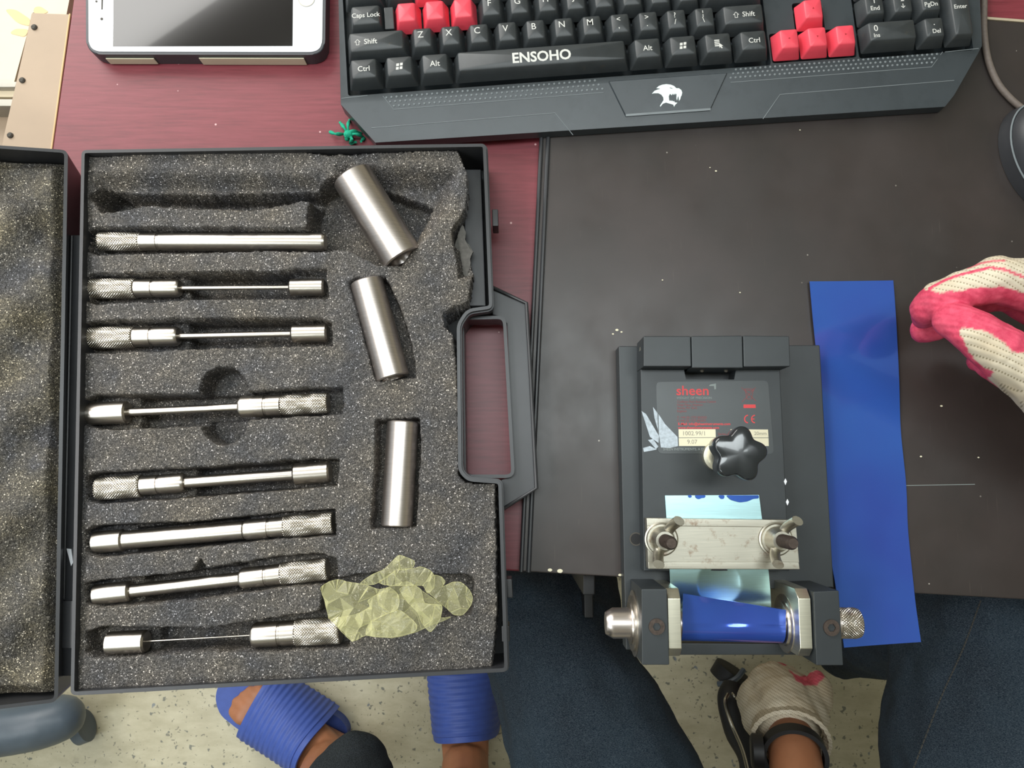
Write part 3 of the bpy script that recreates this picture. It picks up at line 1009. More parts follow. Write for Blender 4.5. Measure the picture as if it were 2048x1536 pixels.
# studs in three rows each side
for (x0, v0, x1, v1, n, dx, dv) in ((773, 195, 1190, 161, 42, -7.5, 8.5), (1472, 139, 1874, 108, 42, -5.2, 9.3)):
    bm = bm_new()
    for r in range(3):
        for i in range(n):
            t = i / (n - 1)
            sx = (7.5 * r if x0 < 1000 else -5.2 * r)
            p = palm_pt(x0 + (x1 - x0) * t + sx, v0 + (v1 - v0) * t + (8.6) * r * 0.97)
            lathe(bm, p - Vector((0, 0, 0.0005)), p + Vector((0, 0, 0.0004)), [(0, 0.00085), (0.0006, 0.00085), (0.0009, 0.0005)], 8)
    obj('stud_rows', bm, M_LINE, kb, 'three rows of small raised studs', kind='stuff')
# moulded lines
for pts in ([(766, 192), (787, 219), (1207, 185)], [(743, 256), (1110, 226), (1146, 270)], [(1461, 165), (1863, 134), (1885, 104)],
            [(1908, 161), (1560, 189), (1526, 238)], [(683, 197), (735, 191)], [(1560 + 330, 104), (1957, 97)]):
    bm = bm_new(); tube(bm, [palm_pt(*c, 0.0) for c in pts], 0.0003, 6)
    obj('moulded_line', bm, M_LINE, kb)

# green yarn tied at the keyboard's corner
bm = bm_new()
c = P(697, 266, 0.012)
for pts in ([(660, 264), (672, 268), (690, 268), (697, 270)], [(697, 270), (688, 255), (680, 245)], [(697, 270), (696, 252), (699, 240)], [(697, 270), (712, 268), (727, 275), (722, 283)],
            [(697, 270), (704, 278), (700, 286), (712, 284)], [(695, 268), (703, 262), (722, 266)], [(692, 275), (698, 266), (704, 274), (695, 280), (691, 272)]):
    sp_ = spline([P(u, v, 0.004 + 0.004 * math.sin(i * 2.1)) for i, (u, v) in enumerate(pts)], 6)
    tube(bm, sp_, [0.0011 + 0.0003 * math.sin(i) for i in range(len(sp_))], 8)
ball(bm, P(697, 269, 0.006), 0.0030, (1.2, 1, 1), 2)
gy = obj('yarn', bm, M_GREEN); tag(gy, 'knotted scrap of bright green yarn at the keyboard corner', 'yarn')

# mouse and cord at the right
bm = bm_new()
ball(bm, P(2082, 340, 0.022), 0.030, (0.95, 1.75, 0.72), 4)
mo = thing('mouse', 'black computer mouse cut off by the right side of the picture', 'mouse', tuple(P(2082, 330, 0.006)))
bm2 = bm_new(); mc = P(2075, 322, 0.006)
bmesh.ops.create_uvsphere(bm2, u_segments=40, v_segments=20, radius=1, matrix=Matrix.Translation(mc) @ Matrix.Rotation(math.radians(18), 4, 'Z') @ Matrix.Diagonal((0.025, 0.040, 0.030, 1)))
bmesh.ops.bisect_plane(bm2, geom=bm2.verts[:] + bm2.edges[:] + bm2.faces[:], plane_co=mc + Vector((0, 0, 0.0003)), plane_no=(0, 0, 1), clear_inner=True)
bm.free(); obj('shell', bm2, M_ABS, mo)
bm = bm_new()
R = Matrix.Rotation(math.radians(18), 3, 'Z')
tube(bm, [mc + R @ Vector((0.0254 * math.cos(a) * 0.93, 0.0404 * math.sin(a) * 0.93, 0.0118)) for a in np.linspace(0, 2 * PI, 49)], 0.0006, 6)
obj('seam_ring', bm, M_LINE, mo)
bm = bm_new(); sp_ = spline([P(1964, -60, 0.0085), P(1968, 0, 0.0085), P(1968, 60, 0.0085), P(1976, 118, 0.0085), P(1995, 165, 0.0085), P(2022, 198, 0.0085), P(2056, 228, 0.0095), P(2060, 250, 0.013)], 10)
tube(bm, sp_, 0.0022, 12); obj('cord', bm, M_CORD, mo)

# ------------------------------------------------------------------ tool case
case = thing('tool_case', 'open black plastic tool case with grey foam inserts, hanging over the desk edge', 'case', tuple(P(580, 840, 0)))
RZ = 0.042
rim_px = [(163, 300), (972, 287), (985, 617), (937, 624), (920, 650), (923, 940), (938, 956), (1003, 961), (1016, 1343), (141, 1391)]
rim = PP(rim_px, RZ)
rim = rounded(rim, 0.0035, 4)
bm = bm_new(); inner = offset_poly(rim, 0.0021)
ring(bm, rim, inner, 0.0002, RZ, 0.0005)
lipo = offset_poly(rim, -0.0009); ring(bm, lipo, rim, RZ - 0.010, RZ - 0.0030, 0.0003)
shell = obj('base_shell', bm, M_ABS, case)
bm = bm_new(); prism(bm, offset_poly(rim, 0.0018), 0.0002, 0.0026); obj('base_floor', bm, M_ABSD, case)
bm = bm_new(); ppx(bm, [(928, 338), (962, 338), (972, 612), (930, 612)], 0.003, 0.020, 0.0008); obj('inner_ledge', bm, M_ABS, shell)
# handle
bm = bm_new()
hpx = [(984, 574), (1054, 605), (1074, 978), (1006, 1019), (1002, 958), (1014, 958), (1029, 944), (1016, 646), (1003, 631), (985, 631)]
prism(bm, PP(hpx, 0.022), 0.012, 0.022, 0.0006, 2)
hd = obj('handle', bm, M_ABS, case)
bm = bm_new()
op = rounded(PP([(921, 633), (1012, 631), (1030, 956), (925, 956)], 0.028), 0.006, 5)
ring(bm, op, offset_poly(op, 0.0022), 0.010, 0.028, 0.0004); obj('grip_rim', bm, M_ABS, hd)
bm = bm_new(); tube(bm, [P(984, 574, 0.024), P(1053, 606, 0.024), P(1062, 760, 0.024), P(1073, 976, 0.024), P(1006, 1018, 0.024)], 0.0012, 8); obj('outer_rib', bm, M_ABS, hd)
for (q) in ([(984, 418), (996, 418), (997, 452), (985, 452)], [(1012, 1158), (1024, 1158), (1026, 1196), (1014, 1196)], [(1148 - 145, 1252), (1019, 1252), (1020, 1284), (1004, 1284)]):
    bm = bm_new(); ppx(bm, q, 0.018, 0.034, 0.0006); obj('latch', bm, M_ABS, case)
# hinge strip
bm = bm_new(); prism(bm, PP([(139, 470), (160, 470), (150, 1200), (143, 1352), (119, 1352)], 0.030), 0.026, 0.030, 0.0004)
hg = obj('hinge', bm, M_ABS, case)
for pts, r in (([(144, 472), (128, 1198)], 0.0009), ([(134, 472), (122, 1198)], 0.0012)):
    bm = bm_new(); tube(bm, [P(*c, 0.0305) for c in pts], r, 8); obj('hinge_rib', bm, M_ABS, hg)
bm = bm_new(); ppx(bm, [(117, 1202), (147, 1202), (144, 1297), (117, 1297)], 0.0305, 0.0335, 0.0005); obj('hinge_block', bm, M_ABS, hg)
bm = bm_new(); ppx(bm, [(133, 1097), (142, 1098), (146, 1125), (142, 1132)], 0.0302, 0.0310); obj('torn_sticker', bm, M_WHITE, hg, 'torn white scrap')
# lid, opened to the left and tilted up a little
hA = P(136, 300, 0.040); hB = P(116, 1404, 0.040)
hdir = (hB - hA).normalized()
lidrot = Matrix.Translation(hA) @ Matrix.Rotation(math.radians(17), 4, hdir) @ Matrix.Translation(-hA)
test = lidrot @ P(-100, 800, 0.040)
if test.z < 0.040: lidrot = Matrix.Translation(hA) @ Matrix.Rotation(math.radians(-17), 4, hdir) @ Matrix.Translation(-hA)
side = Vector((hdir.y, -hdir.x, 0))
if side.x > 0: side = -side
lq = [hA, hB, hB + side * 0.262, hA + side * 0.262]
lrim = rounded([p.to_2d() for p in lq], 0.0045, 4)
bm = bm_new(); ring(bm, lrim, offset_poly(lrim, 0.0021), 0.004, 0.040, 0.0005)
prism(bm, offset_poly(lrim, 0.0018), 0.004, 0.0062)
bm.transform(lidrot); lid = obj('lid_shell', bm, M_ABS, case)


def grid_mesh(name, xs, ys, Z, keep=None, drop_outside=True):
    nx, ny = len(xs), len(ys)
    X, Y = np.meshgrid(xs, ys)
    co = np.stack([X, Y, Z], -1).reshape(-1, 3)
    idx = np.arange(nx * ny).reshape(ny, nx)
    q = np.stack([idx[:-1, :-1], idx[:-1, 1:], idx[1:, 1:], idx[1:, :-1]], -1).reshape(-1, 4)
    if keep is not None:
        kk = keep.reshape(-1)
        q = q[kk[q].any(1)]
        used = np.unique(q); mp = np.full(nx * ny, -1); mp[used] = np.arange(len(used)); co = co[used]; q = mp[q]
    me = bpy.data.meshes.new(name)
    me.vertices.add(len(co)); me.vertices.foreach_set('co', co.astype(np.float32).ravel())
    me.loops.add(len(q) * 4); me.loops.foreach_set('vertex_index', q.astype(np.int32).ravel())
    me.polygons.add(len(q)); me.polygons.foreach_set('loop_start', np.arange(len(q), dtype=np.int32) * 4); me.polygons.foreach_set('loop_total', np.full(len(q), 4, np.int32))
    me.update(calc_edges=True); me.validate()
    return me


FT = 0.037   # foam top
ST_ = 0.00070
a0 = P(150, 290, FT); a1 = P(1010, 1400, FT)
xs = np.arange(-0.290, 0.006, ST_); ys = np.arange(-0.140, 0.215, ST_)
X, Y = np.meshgrid(xs, ys)
U, V = proj(X, Y, FT)
en = vnoise(U, V, 9, 1) * 4.5 + vnoise(U, V, 3.2, 2) * 3.0 + vnoise(U, V, 26, 3) * 4
foam_px = [(174, 312), (420, 303), (600, 304), (660, 312), (740, 305), (915, 300), (925, 320), (935, 345), (932, 420), (905, 455), (905, 490), (938, 500), (945, 545), (938, 605), (912, 612), (886, 625), (888, 655), (903, 665), (912, 720), (916, 800), (918, 950), (932, 966), (990, 968), (994, 1100), (993, 1240), (985, 1335), (700, 1358), (400, 1372), (152, 1380), (158, 1000), (168, 600)]
dF = sdist(U, V, foam_px) + en * 0.5
H = FT + vnoise(U, V, 95, 4) * 0.0022 + vnoise(U, V, 40, 5) * 0.0012
slots = [
    # polygon px, floor z, softness px
    ([(188, 392), (200, 378), (420, 388), (640, 380), (700, 372), (720, 396), (645, 400), (600, 392), (500, 412), (400, 406), (300, 404), (205, 416)], 0.012, 7),
    ([(190, 392), (212, 374), (236, 392), (232, 410), (205, 415)], 0.006, 2),
    ([(640, 370), (700, 345), (800, 380), (862, 402), (848, 440), (800, 525), (755, 525), (700, 495), (660, 492), (620, 465), (618, 425)], 0.010, 4),
    ([(176, 464), (192, 455), (420, 456), (655, 457), (662, 502), (560, 500), (300, 506), (196, 508), (177, 500)], 0.0222, 1.4),
    ([(173, 556), (184, 548), (420, 545), (560, 545), (600, 538), (650, 540), (656, 596), (420, 597), (190, 606), (174, 600)], 0.0222, 1.4),
    ([(169, 652), (182, 643), (420, 638), (640, 637), (662, 645), (663, 690), (420, 695), (200, 706), (170, 702)], 0.0218, 1.4),
    ([(169, 800), (190, 790), (400, 790), (620, 776), (684, 777), (684, 826), (500, 838), (400, 852), (200, 858), (170, 850)], 0.0218, 1.4),
    ([(448 + 46 * math.cos(t), 786 + 50 * math.sin(t)) for t in np.linspace(0, 2 * PI, 25)[:-1]], 0.016, 2.2),
    ([(448 + 44 * math.cos(t), 842 + 46 * math.sin(t)) for t in np.linspace(0, 2 * PI, 25)[:-1]], 0.016, 2.2),
    ([(172, 955), (190, 946), (420, 934), (620, 918), (675, 920), (673, 970), (520, 984), (370, 995), (200, 1006), (173, 1000)], 0.0218, 1.4),
    ([(172, 1062), (190, 1052), (400, 1044), (560, 1026), (669, 1020), (669, 1070), (540, 1078), (400, 1094), (200, 1114), (174, 1106)], 0.0218, 1.4),
    ([(170, 1170), (195, 1162), (385, 1144), (400, 1120), (412, 1138), (560, 1114), (640, 1108), (672, 1118), (674, 1164), (560, 1174), (420, 1196), (200, 1214), (172, 1206)], 0.0218, 1.6),
    ([(174, 1268), (200, 1256), (420, 1258), (520, 1242), (655, 1222), (695, 1226), (696, 1292), (560, 1300), (420, 1300), (230, 1314), (190, 1314), (174, 1302)], 0.0205, 2.4),
    ([(365, 548), (575, 546), (576, 590), (365, 592)], 0.009, 1.6),
    ([(362, 642), (580, 640), (580, 686), (362, 692)], 0.009, 1.6),
    ([(262, 793), (478, 786), (478, 834), (262, 852)], 0.010, 1.6),
    ([(375, 940), (584, 926), (585, 976), (375, 992)], 0.010, 1.6),
    ([(254, 1060), (484, 1040), (484, 1084), (254, 1104)], 0.012, 1.6),
    ([(268, 1160), (385, 1148), (478, 1134), (478, 1182), (268, 1206)], 0.010, 1.6),
    ([(298, 1262), (420, 1262), (502, 1250), (502, 1297), (298, 1303)], 0.011, 2.4),
    ([(700, 565), (712, 556), (768, 554), (800, 615), (822, 690), (830, 754), (752, 760), (736, 700)], 0.020, 1.6),
    ([(754, 842), (836, 838), (840, 900), (830, 1052), (742, 1056), (752, 930)], 0.022, 1.8),
    ([(650, 1165), (720, 1150), (930, 1152), (945, 1160), (942, 1226), (830, 1238), (680, 1262), (640, 1225)], 0.016, 2.5),
]
for (poly, fz, soft) in slots:
    d = sdist(U, V, poly) + en * min(1.0, 0.35 + 0.1 * soft)
    k_ = sstep(-soft * 1.6, soft * 0.8, d)
    Hc = H * (1 - k_) + (fz + vnoise(U, V, 14, 6) * 0.0012) * k_
    H = np.minimum(H, Hc)
# long soft bank above the top groove, and the crushed edge on the right
d = sdist(U, V, [(185, 345), (640, 350), (660, 395), (190, 400)]); H = np.minimum(H, np.where(d > -8, FT - 0.009 * sstep(-8, 30, d), 1))
d = sdist(U, V, [(900, 455), (960, 455), (960, 560), (915, 560)]); H = np.where(d > 0, H - 0.008 * sstep(0, 16, d), H)
d = sdist(U, V, [(690, 340), (900, 350), (880, 420), (800, 520)]); H = np.minimum(H, np.where(d > -20, FT - 0.014 * sstep(-20, 26, d), 1))
H += (np.random.rand(*H.shape) - 0.5) * 0.00055
inside = dF > 0
Hf = np.where(inside, H, 0.004)
me = grid_mesh('foam', xs, ys, Hf, keep=dF > -1)
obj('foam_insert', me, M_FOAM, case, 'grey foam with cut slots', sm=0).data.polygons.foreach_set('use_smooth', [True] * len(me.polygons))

bm = bm_new()
gl_ = [(906, 500), (914, 476), (926, 449), (932, 466), (930, 480), (938, 490), (947, 505), (940, 514), (941, 530), (936, 545), (941, 560), (940, 592), (933, 600), (928, 585), (922, 560), (925, 540), (914, 520)]
rr9 = np.random.RandomState(4); gl_ = [tuple(p) for p in rounded(gl_, 4, 3)]
prism(bm, PP([(a_ + rr9.rand() * 2 - 1, b_ + rr9.rand() * 2 - 1) for a_, b_ in gl_], 0.029), 0.0275, lambda x, y: 0.0292 + 0.0012 * math.sin(x * 900) * math.cos(y * 700))
obj('glue_residue', bm, simple('grey_glue_residue', '#55534f', 0.8, var=0.3, nscale=300, bumps=0.5), case, 'torn grey glue residue along the foam edge')
# lid foam, convoluted
u0 = offset_poly([p.to_2d() for p in lq], 0.0035)
nx, ny = 330, 460
A_, B_, C_, D_ = [Vector((p.x, p.y)) for p in u0]   # hinge top, hinge bottom, far bottom, far top
s = np.linspace(0, 1, nx); t_ = np.linspace(0, 1, ny); S_, T_ = np.meshgrid(s, t_)
bx = (1 - S_) * (1 - T_) * A_.x + (1 - S_) * T_ * B_.x + S_ * T_ * C_.x + S_ * (1 - T_) * D_.x
by = (1 - S_) * (1 - T_) * A_.y + (1 - S_) * T_ * B_.y + S_ * T_ * C_.y + S_ * (1 - T_) * D_.y
mx = S_ * 0.255; my = T_ * 0.345
hz = 0.030 + 0.0052 * np.sin(2 * PI * mx / 0.058 + 1.2) * np.sin(2 * PI * my / 0.066 + 0.4) + vnoise(mx, my, 0.03, 8) * 0.004
edge = np.minimum(np.minimum(S_, 1 - S_) * 0.255, np.minimum(T_, 1 - T_) * 0.345)
hz = np.where(edge < 0.0004, 0.008, hz - 0.006 * (1 - sstep(0, 0.008, edge)))
hz += (np.random.rand(*hz.shape) - 0.5) * 0.0006
me = grid_mesh('lf', s, t_, hz)
co = np.stack([bx, by, hz], -1).reshape(-1, 3); set_co(me, co); me.transform(lidrot); me.flip_normals()
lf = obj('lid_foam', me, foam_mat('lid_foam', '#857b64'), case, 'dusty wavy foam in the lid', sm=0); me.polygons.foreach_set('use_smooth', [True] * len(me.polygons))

# ------------------------------------------------------------------ mandrels
GRP = 'bending mandrels in the foam slots'


def mandrel(a, b, zc, secs, label, base_z):
    """a,b px ends at axis height; secs: (kind, fraction0, fraction1, radius px)"""
    A = P(*a, zc); B = P(*b, zc); D = B - A; L = D.length; ax = D.normalized(); m_ = pxm(zc)
    mid = (A + B) / 2
    th_ = thing('mandrel', label, 'mandrel', (mid.x, mid.y, base_z), GRP)
    ang = math.atan2(ax.y, ax.x)
    span = (Vector(b) - Vector(a)).length
    for (kind, u0_, u1_, r) in secs:
        t0 = (u0_ - a[0]) / (b[0] - a[0]) * L; t1 = (u1_ - a[0]) / (b[0] - a[0]) * L; R_ = r * m_
        p0 = A + ax * t0; p1 = A + ax * t1; LL = t1 - t0; c = min(0.0011, LL * 0.3)
        if kind == 'grip':
            c2 = 0.0
            obj('knurled_grip', knurl_mesh('grip', p0, p1, R_), M_KN, th_, sm=25)
            continue
        bm = bm_new()
        if kind == 'rod': lathe(bm, p0, p1, [(0, R_), (LL, R_)], 32); nm = 'rod'
        elif kind == 'end':
            lathe(bm, p0, p1, [(0, R_ - c), (c, R_), (LL - c, R_), (LL, R_ - c)], 40); nm = 'end_cap'
        elif kind == 'cone':
            lathe(bm, p0, p1, [(0, R_ * 0.62), (LL, R_)], 40); nm = 'chamfer'
        elif kind == 'conr':
            lathe(bm, p0, p1, [(0, R_), (LL, R_ * 0.62)], 40); nm = 'chamfer'
        elif kind == 'collar':
            g = 0.0005
            lathe(bm, p0, p1, [(0, R_ - g), (g, R_), (LL * 0.38, R_), (LL * 0.38 + g * 0.5, R_ - g), (LL * 0.38 + g * 3, R_ - g), (LL * 0.38 + g * 3.5, R_), (LL - c * 1.6, R_), (LL, R_ - c)], 40); nm = 'collar'
        elif kind == 'collr':
            g = 0.0005
            lathe(bm, p0, p1, [(0, R_ - c), (c * 1.6, R_), (LL * 0.6, R_), (LL * 0.6 + g * 0.5, R_ - g), (LL * 0.6 + g * 3, R_ - g), (LL * 0.6 + g * 3.5, R_ * 0.98), (LL, R_ * 0.98)], 40); nm = 'collar'
        elif kind == 'body':
            lathe(bm, p0, p1, [(0, R_ * 0.98), (LL * 0.09, R_ * 0.98), (LL * 0.09 + 0.0003, R_ * 0.92), (LL * 0.10 + 0.0005, R_ * 0.92), (LL * 0.10 + 0.0008, R_ * 0.98), (LL - 0.002, R_), (LL, R_ * 0.86)], 40); nm = 'shaft'
        obj(nm, bm, M_STEEL, th_)
    return th_


ZM = 0.0293
mandrel((200, 483), (651, 484), ZM - 0.0005, [('grip', 200, 283, 19), ('body', 283, 651, 18.5)], 'thick plain-shafted steel mandrel with knurled left grip, in the uppermost filled slot', 0.0224)
mandrel((183, 577.5), (650, 574), ZM, [('grip', 183, 272, 20.5), ('collar', 272, 361, 18.5), ('rod', 361, 580, 4.6), ('end', 580, 650, 17.5)], 'slim-rod steel mandrel with left grip, just above the double of slightly thicker rod', 0.0224)
mandrel((178, 676), (656, 666), ZM, [('grip', 178, 270, 22), ('collar', 270, 358, 20), ('rod', 358, 584, 6), ('end', 584, 656, 18.5)], 'slim-rod steel mandrel with bright left grip, above the round finger hole', 0.0220)
mandrel((178, 828), (657, 806), ZM, [('end', 178, 257, 22.5), ('rod', 257, 482, 8), ('collr', 480, 563, 22), ('grip', 563, 657, 20.5)], 'steel mandrel lying across the round finger hole in the foam', 0.0220)
mandrel((196, 978), (661, 943), ZM, [('grip', 196, 284, 22.5), ('collar', 284, 371, 19.5), ('rod', 371, 588, 11.5), ('end', 588, 661, 21.5)], 'medium-rod steel mandrel with left grip, below the round finger hole', 0.0220)
mandrel((188, 1085), (667, 1045), ZM, [('end', 188, 250, 21.5), ('rod', 250, 488, 18), ('collr', 488, 569, 20), ('grip', 569, 667, 21)], 'thick-rod steel mandrel with the knurled grip at right', 0.0220)
mandrel((189, 1190), (660, 1137), ZM, [('end', 189, 263, 20), ('rod', 263, 481, 13), ('collr', 481, 563, 20.5), ('grip', 563, 656, 21.5)], 'tilted steel mandrel with medium rod, right grip just above the yellow bag', 0.0220)
mandrel((215, 1287), (682, 1260), ZM, [('end', 215, 294, 22), ('rod', 294, 506, 1.7), ('collr', 506, 592, 24), ('grip', 592, 682, 25.5)], 'steel mandrel with a wire-thin rod, its right grip reaching under the yellow bag', 0.0212)


def cylinder(a, b, za, zb, rp, label):
    A = P(*a, za); B = P(*b, zb); R_ = rp * pxm((za + zb) / 2); L = (B - A).length
    bm = bm_new()
    lathe(bm, A, B, [(0.004, R_ * 0.62), (0.0002, R_ * 0.66), (0, R_ - 0.0008), (0.0008, R_), (L - 0.0008, R_), (L, R_ - 0.0008), (L - 0.0002, R_ * 0.66), (L - 0.004, R_ * 0.62)], 64)
    o = obj('steel_sleeve', bm, M_STEELP, org=((A.x + B.x) / 2, (A.y + B.y) / 2, min(za, zb) - R_)); tag(o, label, 'cylinder', 'smooth steel sleeves in the case'); return o


cylinder((704, 352), (806, 518), 0.034, 0.031, 42.5, 'wide polished steel sleeve tilted across the large hollow in the foam')
cylinder((733, 563), (786, 757), 0.031, 0.031, 34.0, 'polished steel sleeve leaning in the middle slot on the right of the foam')
cylinder((806, 843), (794, 1052), 0.031, 0.031, 31.5, 'upright narrow polished steel sleeve above the yellow bag')

# crumpled yellow bag


def film(bm, outline, z0, amp, seed, step=0.0075, n=5, lift=0.0):
    """crumpled film: facets between scattered points, a thin hem along its outline"""
    from mathutils.geometry import delaunay_2d_cdt
    rr = np.random.RandomState(seed)
    pts = [Vector(p) for p in outline]
    q = [pts[-1]] + pts + [pts[0], pts[1]]; sm_ = []
    for i in range(1, len(q) - 2):
        for k_ in range(n):
            t = k_ / n; a, b, c, d = q[i - 1], q[i], q[i + 1], q[i + 2]
            cr = 0.5 * ((2 * b) + (c - a) * t + (2 * a - 5 * b + 4 * c - d) * t * t + (3 * b - a - 3 * c + d) * t ** 3)
            sm_.append(cr * 0.6 + b.lerp(c, t) * 0.4)
    rim_ = [P(p.x, p.y, z0).to_2d() for p in sm_]
    xs_ = [p.x for p in rim_]; ys_ = [p.y for p in rim_]
    ins = []
    gx = np.arange(min(xs_), max(xs_), step)
    for x in gx:
        for y in np.arange(min(ys_), max(ys_), step):
            px_, py_ = x + (rr.rand() - 0.5) * step * 1.1, y + (rr.rand() - 0.5) * step * 1.1
            u_, v_ = proj(px_, py_, z0)
            if sdist(np.array([u_]), np.array([v_]), [(p.x, p.y) for p in sm_])[0] > 5: ins.append(Vector((px_, py_)))
    nr = len(rim_)
    res = delaunay_2d_cdt(rim_ + ins, [], [list(range(nr))], 1, 1e-7)
    zz = []
    for k_, p in enumerate(res[0]):
        isr = min((p - r_).length for r_ in rim_) < 1e-6
        zz.append(z0 + (rr.rand() - 0.5) * amp * (0.25 if isr else 1.0) + (0 if isr else lift) + vnoise(np.array([p.x * 1000]), np.array([p.y * 1000]), 16, seed)[0] * amp * 0.8)
    vs_ = [bm.verts.new((p.x, p.y, z)) for p, z in zip(res[0], zz)]
    new = []
    for f in res[2]:
        try: new.append(bm.faces.new([vs_[k_] for k_ in f]))
        except ValueError: pass
    loop = [Vector((p.x, p.y, z)) for p, z in zip(res[0][:nr], zz[:nr])]
    for k_ in range(nr):
        tube(bm, [loop[k_], loop[(k_ + 1) % nr]], 0.0002, 5)
    # a few strong crease lines
    es_ = list(set(e for f in new for e in f.edges if len(e.link_faces) == 2)); rr.shuffle(es_)
    for e in es_[:len(es_) // 9]: tube(bm, [e.verts[0].co.copy(), e.verts[1].co.copy()], 0.00016, 4)
    return bm


bm = bm_new()
g = lambda L_: [(620 + a / 5.69, 1080 + c / 5.69) for a, c in L_]
film(bm, g([(125, 540), (230, 470), (330, 450), (440, 480), (640, 510), (800, 560), (1100, 480), (1300, 600), (1500, 740), (1480, 880), (1600, 880), (1400, 960), (1180, 1050), (940, 1105), (640, 1085), (490, 1155), (350, 1020), (290, 960), (210, 890), (150, 660)]), 0.0430, 0.0060, 31, 0.0063, lift=0.002)
film(bm, g([(570, 495), (700, 400), (850, 330), (1000, 180), (1060, 185), (1185, 240), (1170, 310), (1060, 345), (990, 330), (870, 430), (720, 510)]), 0.0500, 0.0040, 42, 0.0042, lift=0.001)
film(bm, g([(850, 430), (1000, 340), (1100, 330), (1200, 320), (1260, 305), (1370, 350), (1420, 420), (1410, 540), (1340, 605), (1290, 520), (1200, 515), (1080, 520), (900, 520), (780, 490)]), 0.0500, 0.0045, 53, 0.0049, lift=0.001)
film(bm, g([(1400, 400), (1500, 420), (1540, 470), (1510, 530), (1620, 480), (1720, 480), (1810, 560), (1850, 650), (1830, 740), (1740, 850), (1640, 850), (1540, 760), (1380, 620), (1320, 560)]), 0.0425, 0.0040, 64, 0.0063, lift=0.001)
film(bm, g([(1020, 560), (1150, 500), (1260, 560), (1310, 720), (1500, 740), (1480, 900), (1370, 1050), (1280, 960), (1220, 820), (1100, 700)]), 0.0470, 0.0050, 75, 0.0056, lift=0.001)
film(bm, g([(260, 900), (520, 850), (680, 760), (660, 690), (800, 600), (900, 540), (1010, 640), (1000, 780), (850, 850), (700, 930), (560, 1000), (490, 1150), (340, 1010)]), 0.0475, 0.0045, 86, 0.0063, lift=0.001)
film(bm, g([(640, 1080), (700, 920), (1000, 800), (1130, 880), (1220, 970), (1180, 1050), (940, 1105)]), 0.0480, 0.0040, 97, 0.0056, lift=0.001)
bg_ = obj('plastic_bag', bm, M_BAG, sm=0); tag(bg_, 'crumpled translucent yellow plastic bag lying on the foam', 'bag')

# ------------------------------------------------------------------ bend tester
bt = thing('bend_tester', 'black mandrel bend tester with star knob and steel clamp bar, on the board', 'tester', tuple(P(1450, 980, 0.006)))
BZ = 0.021; LZ = 0.035
bm = bm_new(); ppx(bm, [(1237, 692), (1640, 690), (1668, 1176), (1340, 1180), (1340, 1300), (1252, 1300)], 0.0064, BZ, 0.0008)
base = obj('base_plate', bm, M_ANOD, bt)
bm = bm_new(); cc_ = P(1272, 1078, BZ); lathe(bm, cc_ - Vector((0, 0, 0.001)), cc_ + Vector((0, 0, 0.0003)), [(0, 0.0036), (0.0013, 0.0036)], 24); obj('bolt_hole', bm, M_BLACKR, base)
bm = bm_new(); rr_ = [(cc_.x + 0.0042 * math.cos(a), cc_.y + 0.0042 * math.sin(a)) for a in np.linspace(0, 2 * PI, 25)[:-1]]; ring(bm, rr_, [(cc_.x + 0.0035 * math.cos(a), cc_.y + 0.0035 * math.sin(a)) for a in np.linspace(0, 2 * PI, 25)[:-1]], BZ, BZ + 0.0005); obj('hole_rim', bm, M_DARKG, base)
bm = bm_new(); ppx(bm, [(1281, 738), (1370, 738), (1370, 761), (1470, 761), (1470, 738), (1560, 738), (1579, 1142), (1288, 1142)], BZ + 0.0002, LZ, 0.0006)
leaf = obj('hinged_leaf', bm, M_ANOD, bt)
for q in ([(1287, 672), (1381.5, 672), (1383, 733), (1287, 733)], [(1382.5, 672), (1485, 671), (1486.5, 736), (1384, 736)], [(1486, 671), (1579, 672), (1581, 733), (1487.5, 734)]):
    bm = bm_new(); ppx(bm, q, BZ, 0.047, 0.0007); obj('hinge_knuckle', bm, M_ANOD, bt)
hp0 = P(1282, 703, 0.034); bm = bm_new(); lathe(bm, hp0 - Vector((0.0006, 0, 0)), hp0 + Vector((0.002, 0, 0)), [(0, 0.003), (0.0026, 0.003)], 20); obj('hinge_pin', bm, M_PLATE, bt)
for u in (1404, 1452):
    c_ = P(u, 741, 0.038); bm = bm_new(); ball(bm, c_ + Vector((0, 0, 0)), 0.0013, sub=2); obj('grub_screw', bm, M_DARKG, bt)
# label
LB = LZ + 0.0003
bm = bm_new(); prism(bm, rounded(PP([(1312, 764), (1536, 761), (1548, 908), (1316, 907)], LB), 0.003, 4), LZ - 0.0002, LB)
lab = obj('label', bm, M_LABEL, bt, 'dark sticker with red print')


def ltext(s, u, v, size, mat, nm='print', align='LEFT', sx=1.0, bold=0.0, rot=0.0):
    p = P(u, v, LB + 0.00008)
    return obj(nm, text_bm(s, size, p, rot, align, sx, bold), mat, lab, sm=0)


pm = pxm(LB)
ltext('sheen', 1352, 782, 27 * pm, M_REDPR, 'print', 'LEFT', 1.06, 0.00012)
ltext('WEIGHT OF PRECISION', 1353, 796, 6.4 * pm, M_GREYPR, 'print', 'LEFT', 1.05)
for i, s_ in enumerate(('Coldham Park Business Centre', 'Kings Place, Newton', 'Surrey PH 1B-G', 'England', '', 'T: +44 (0) 1737 852022', 'F: +44 (0) 1737 852031')):
    if s_: ltext(s_, 1354, 803.5 + i * 6.3 + (i > 3) * 0.0, 6.2 * pm, M_REDDIM)
ltext('E-Mail: info@sheeninstruments.com', 1356, 848, 7.2 * pm, M_REDPR, bold=0.00004)
ltext('www.sheeninstruments.com', 1356, 855.5, 7.2 * pm, M_REDPR, bold=0.00004)
ltext('SHEEN INSTRUMENTS, A DIVISION OF', 1326, 898.5, 6.8 * pm, M_GREYPR)
ltext('Series', 1436, 868, 6.5 * pm, M_REDDIM)
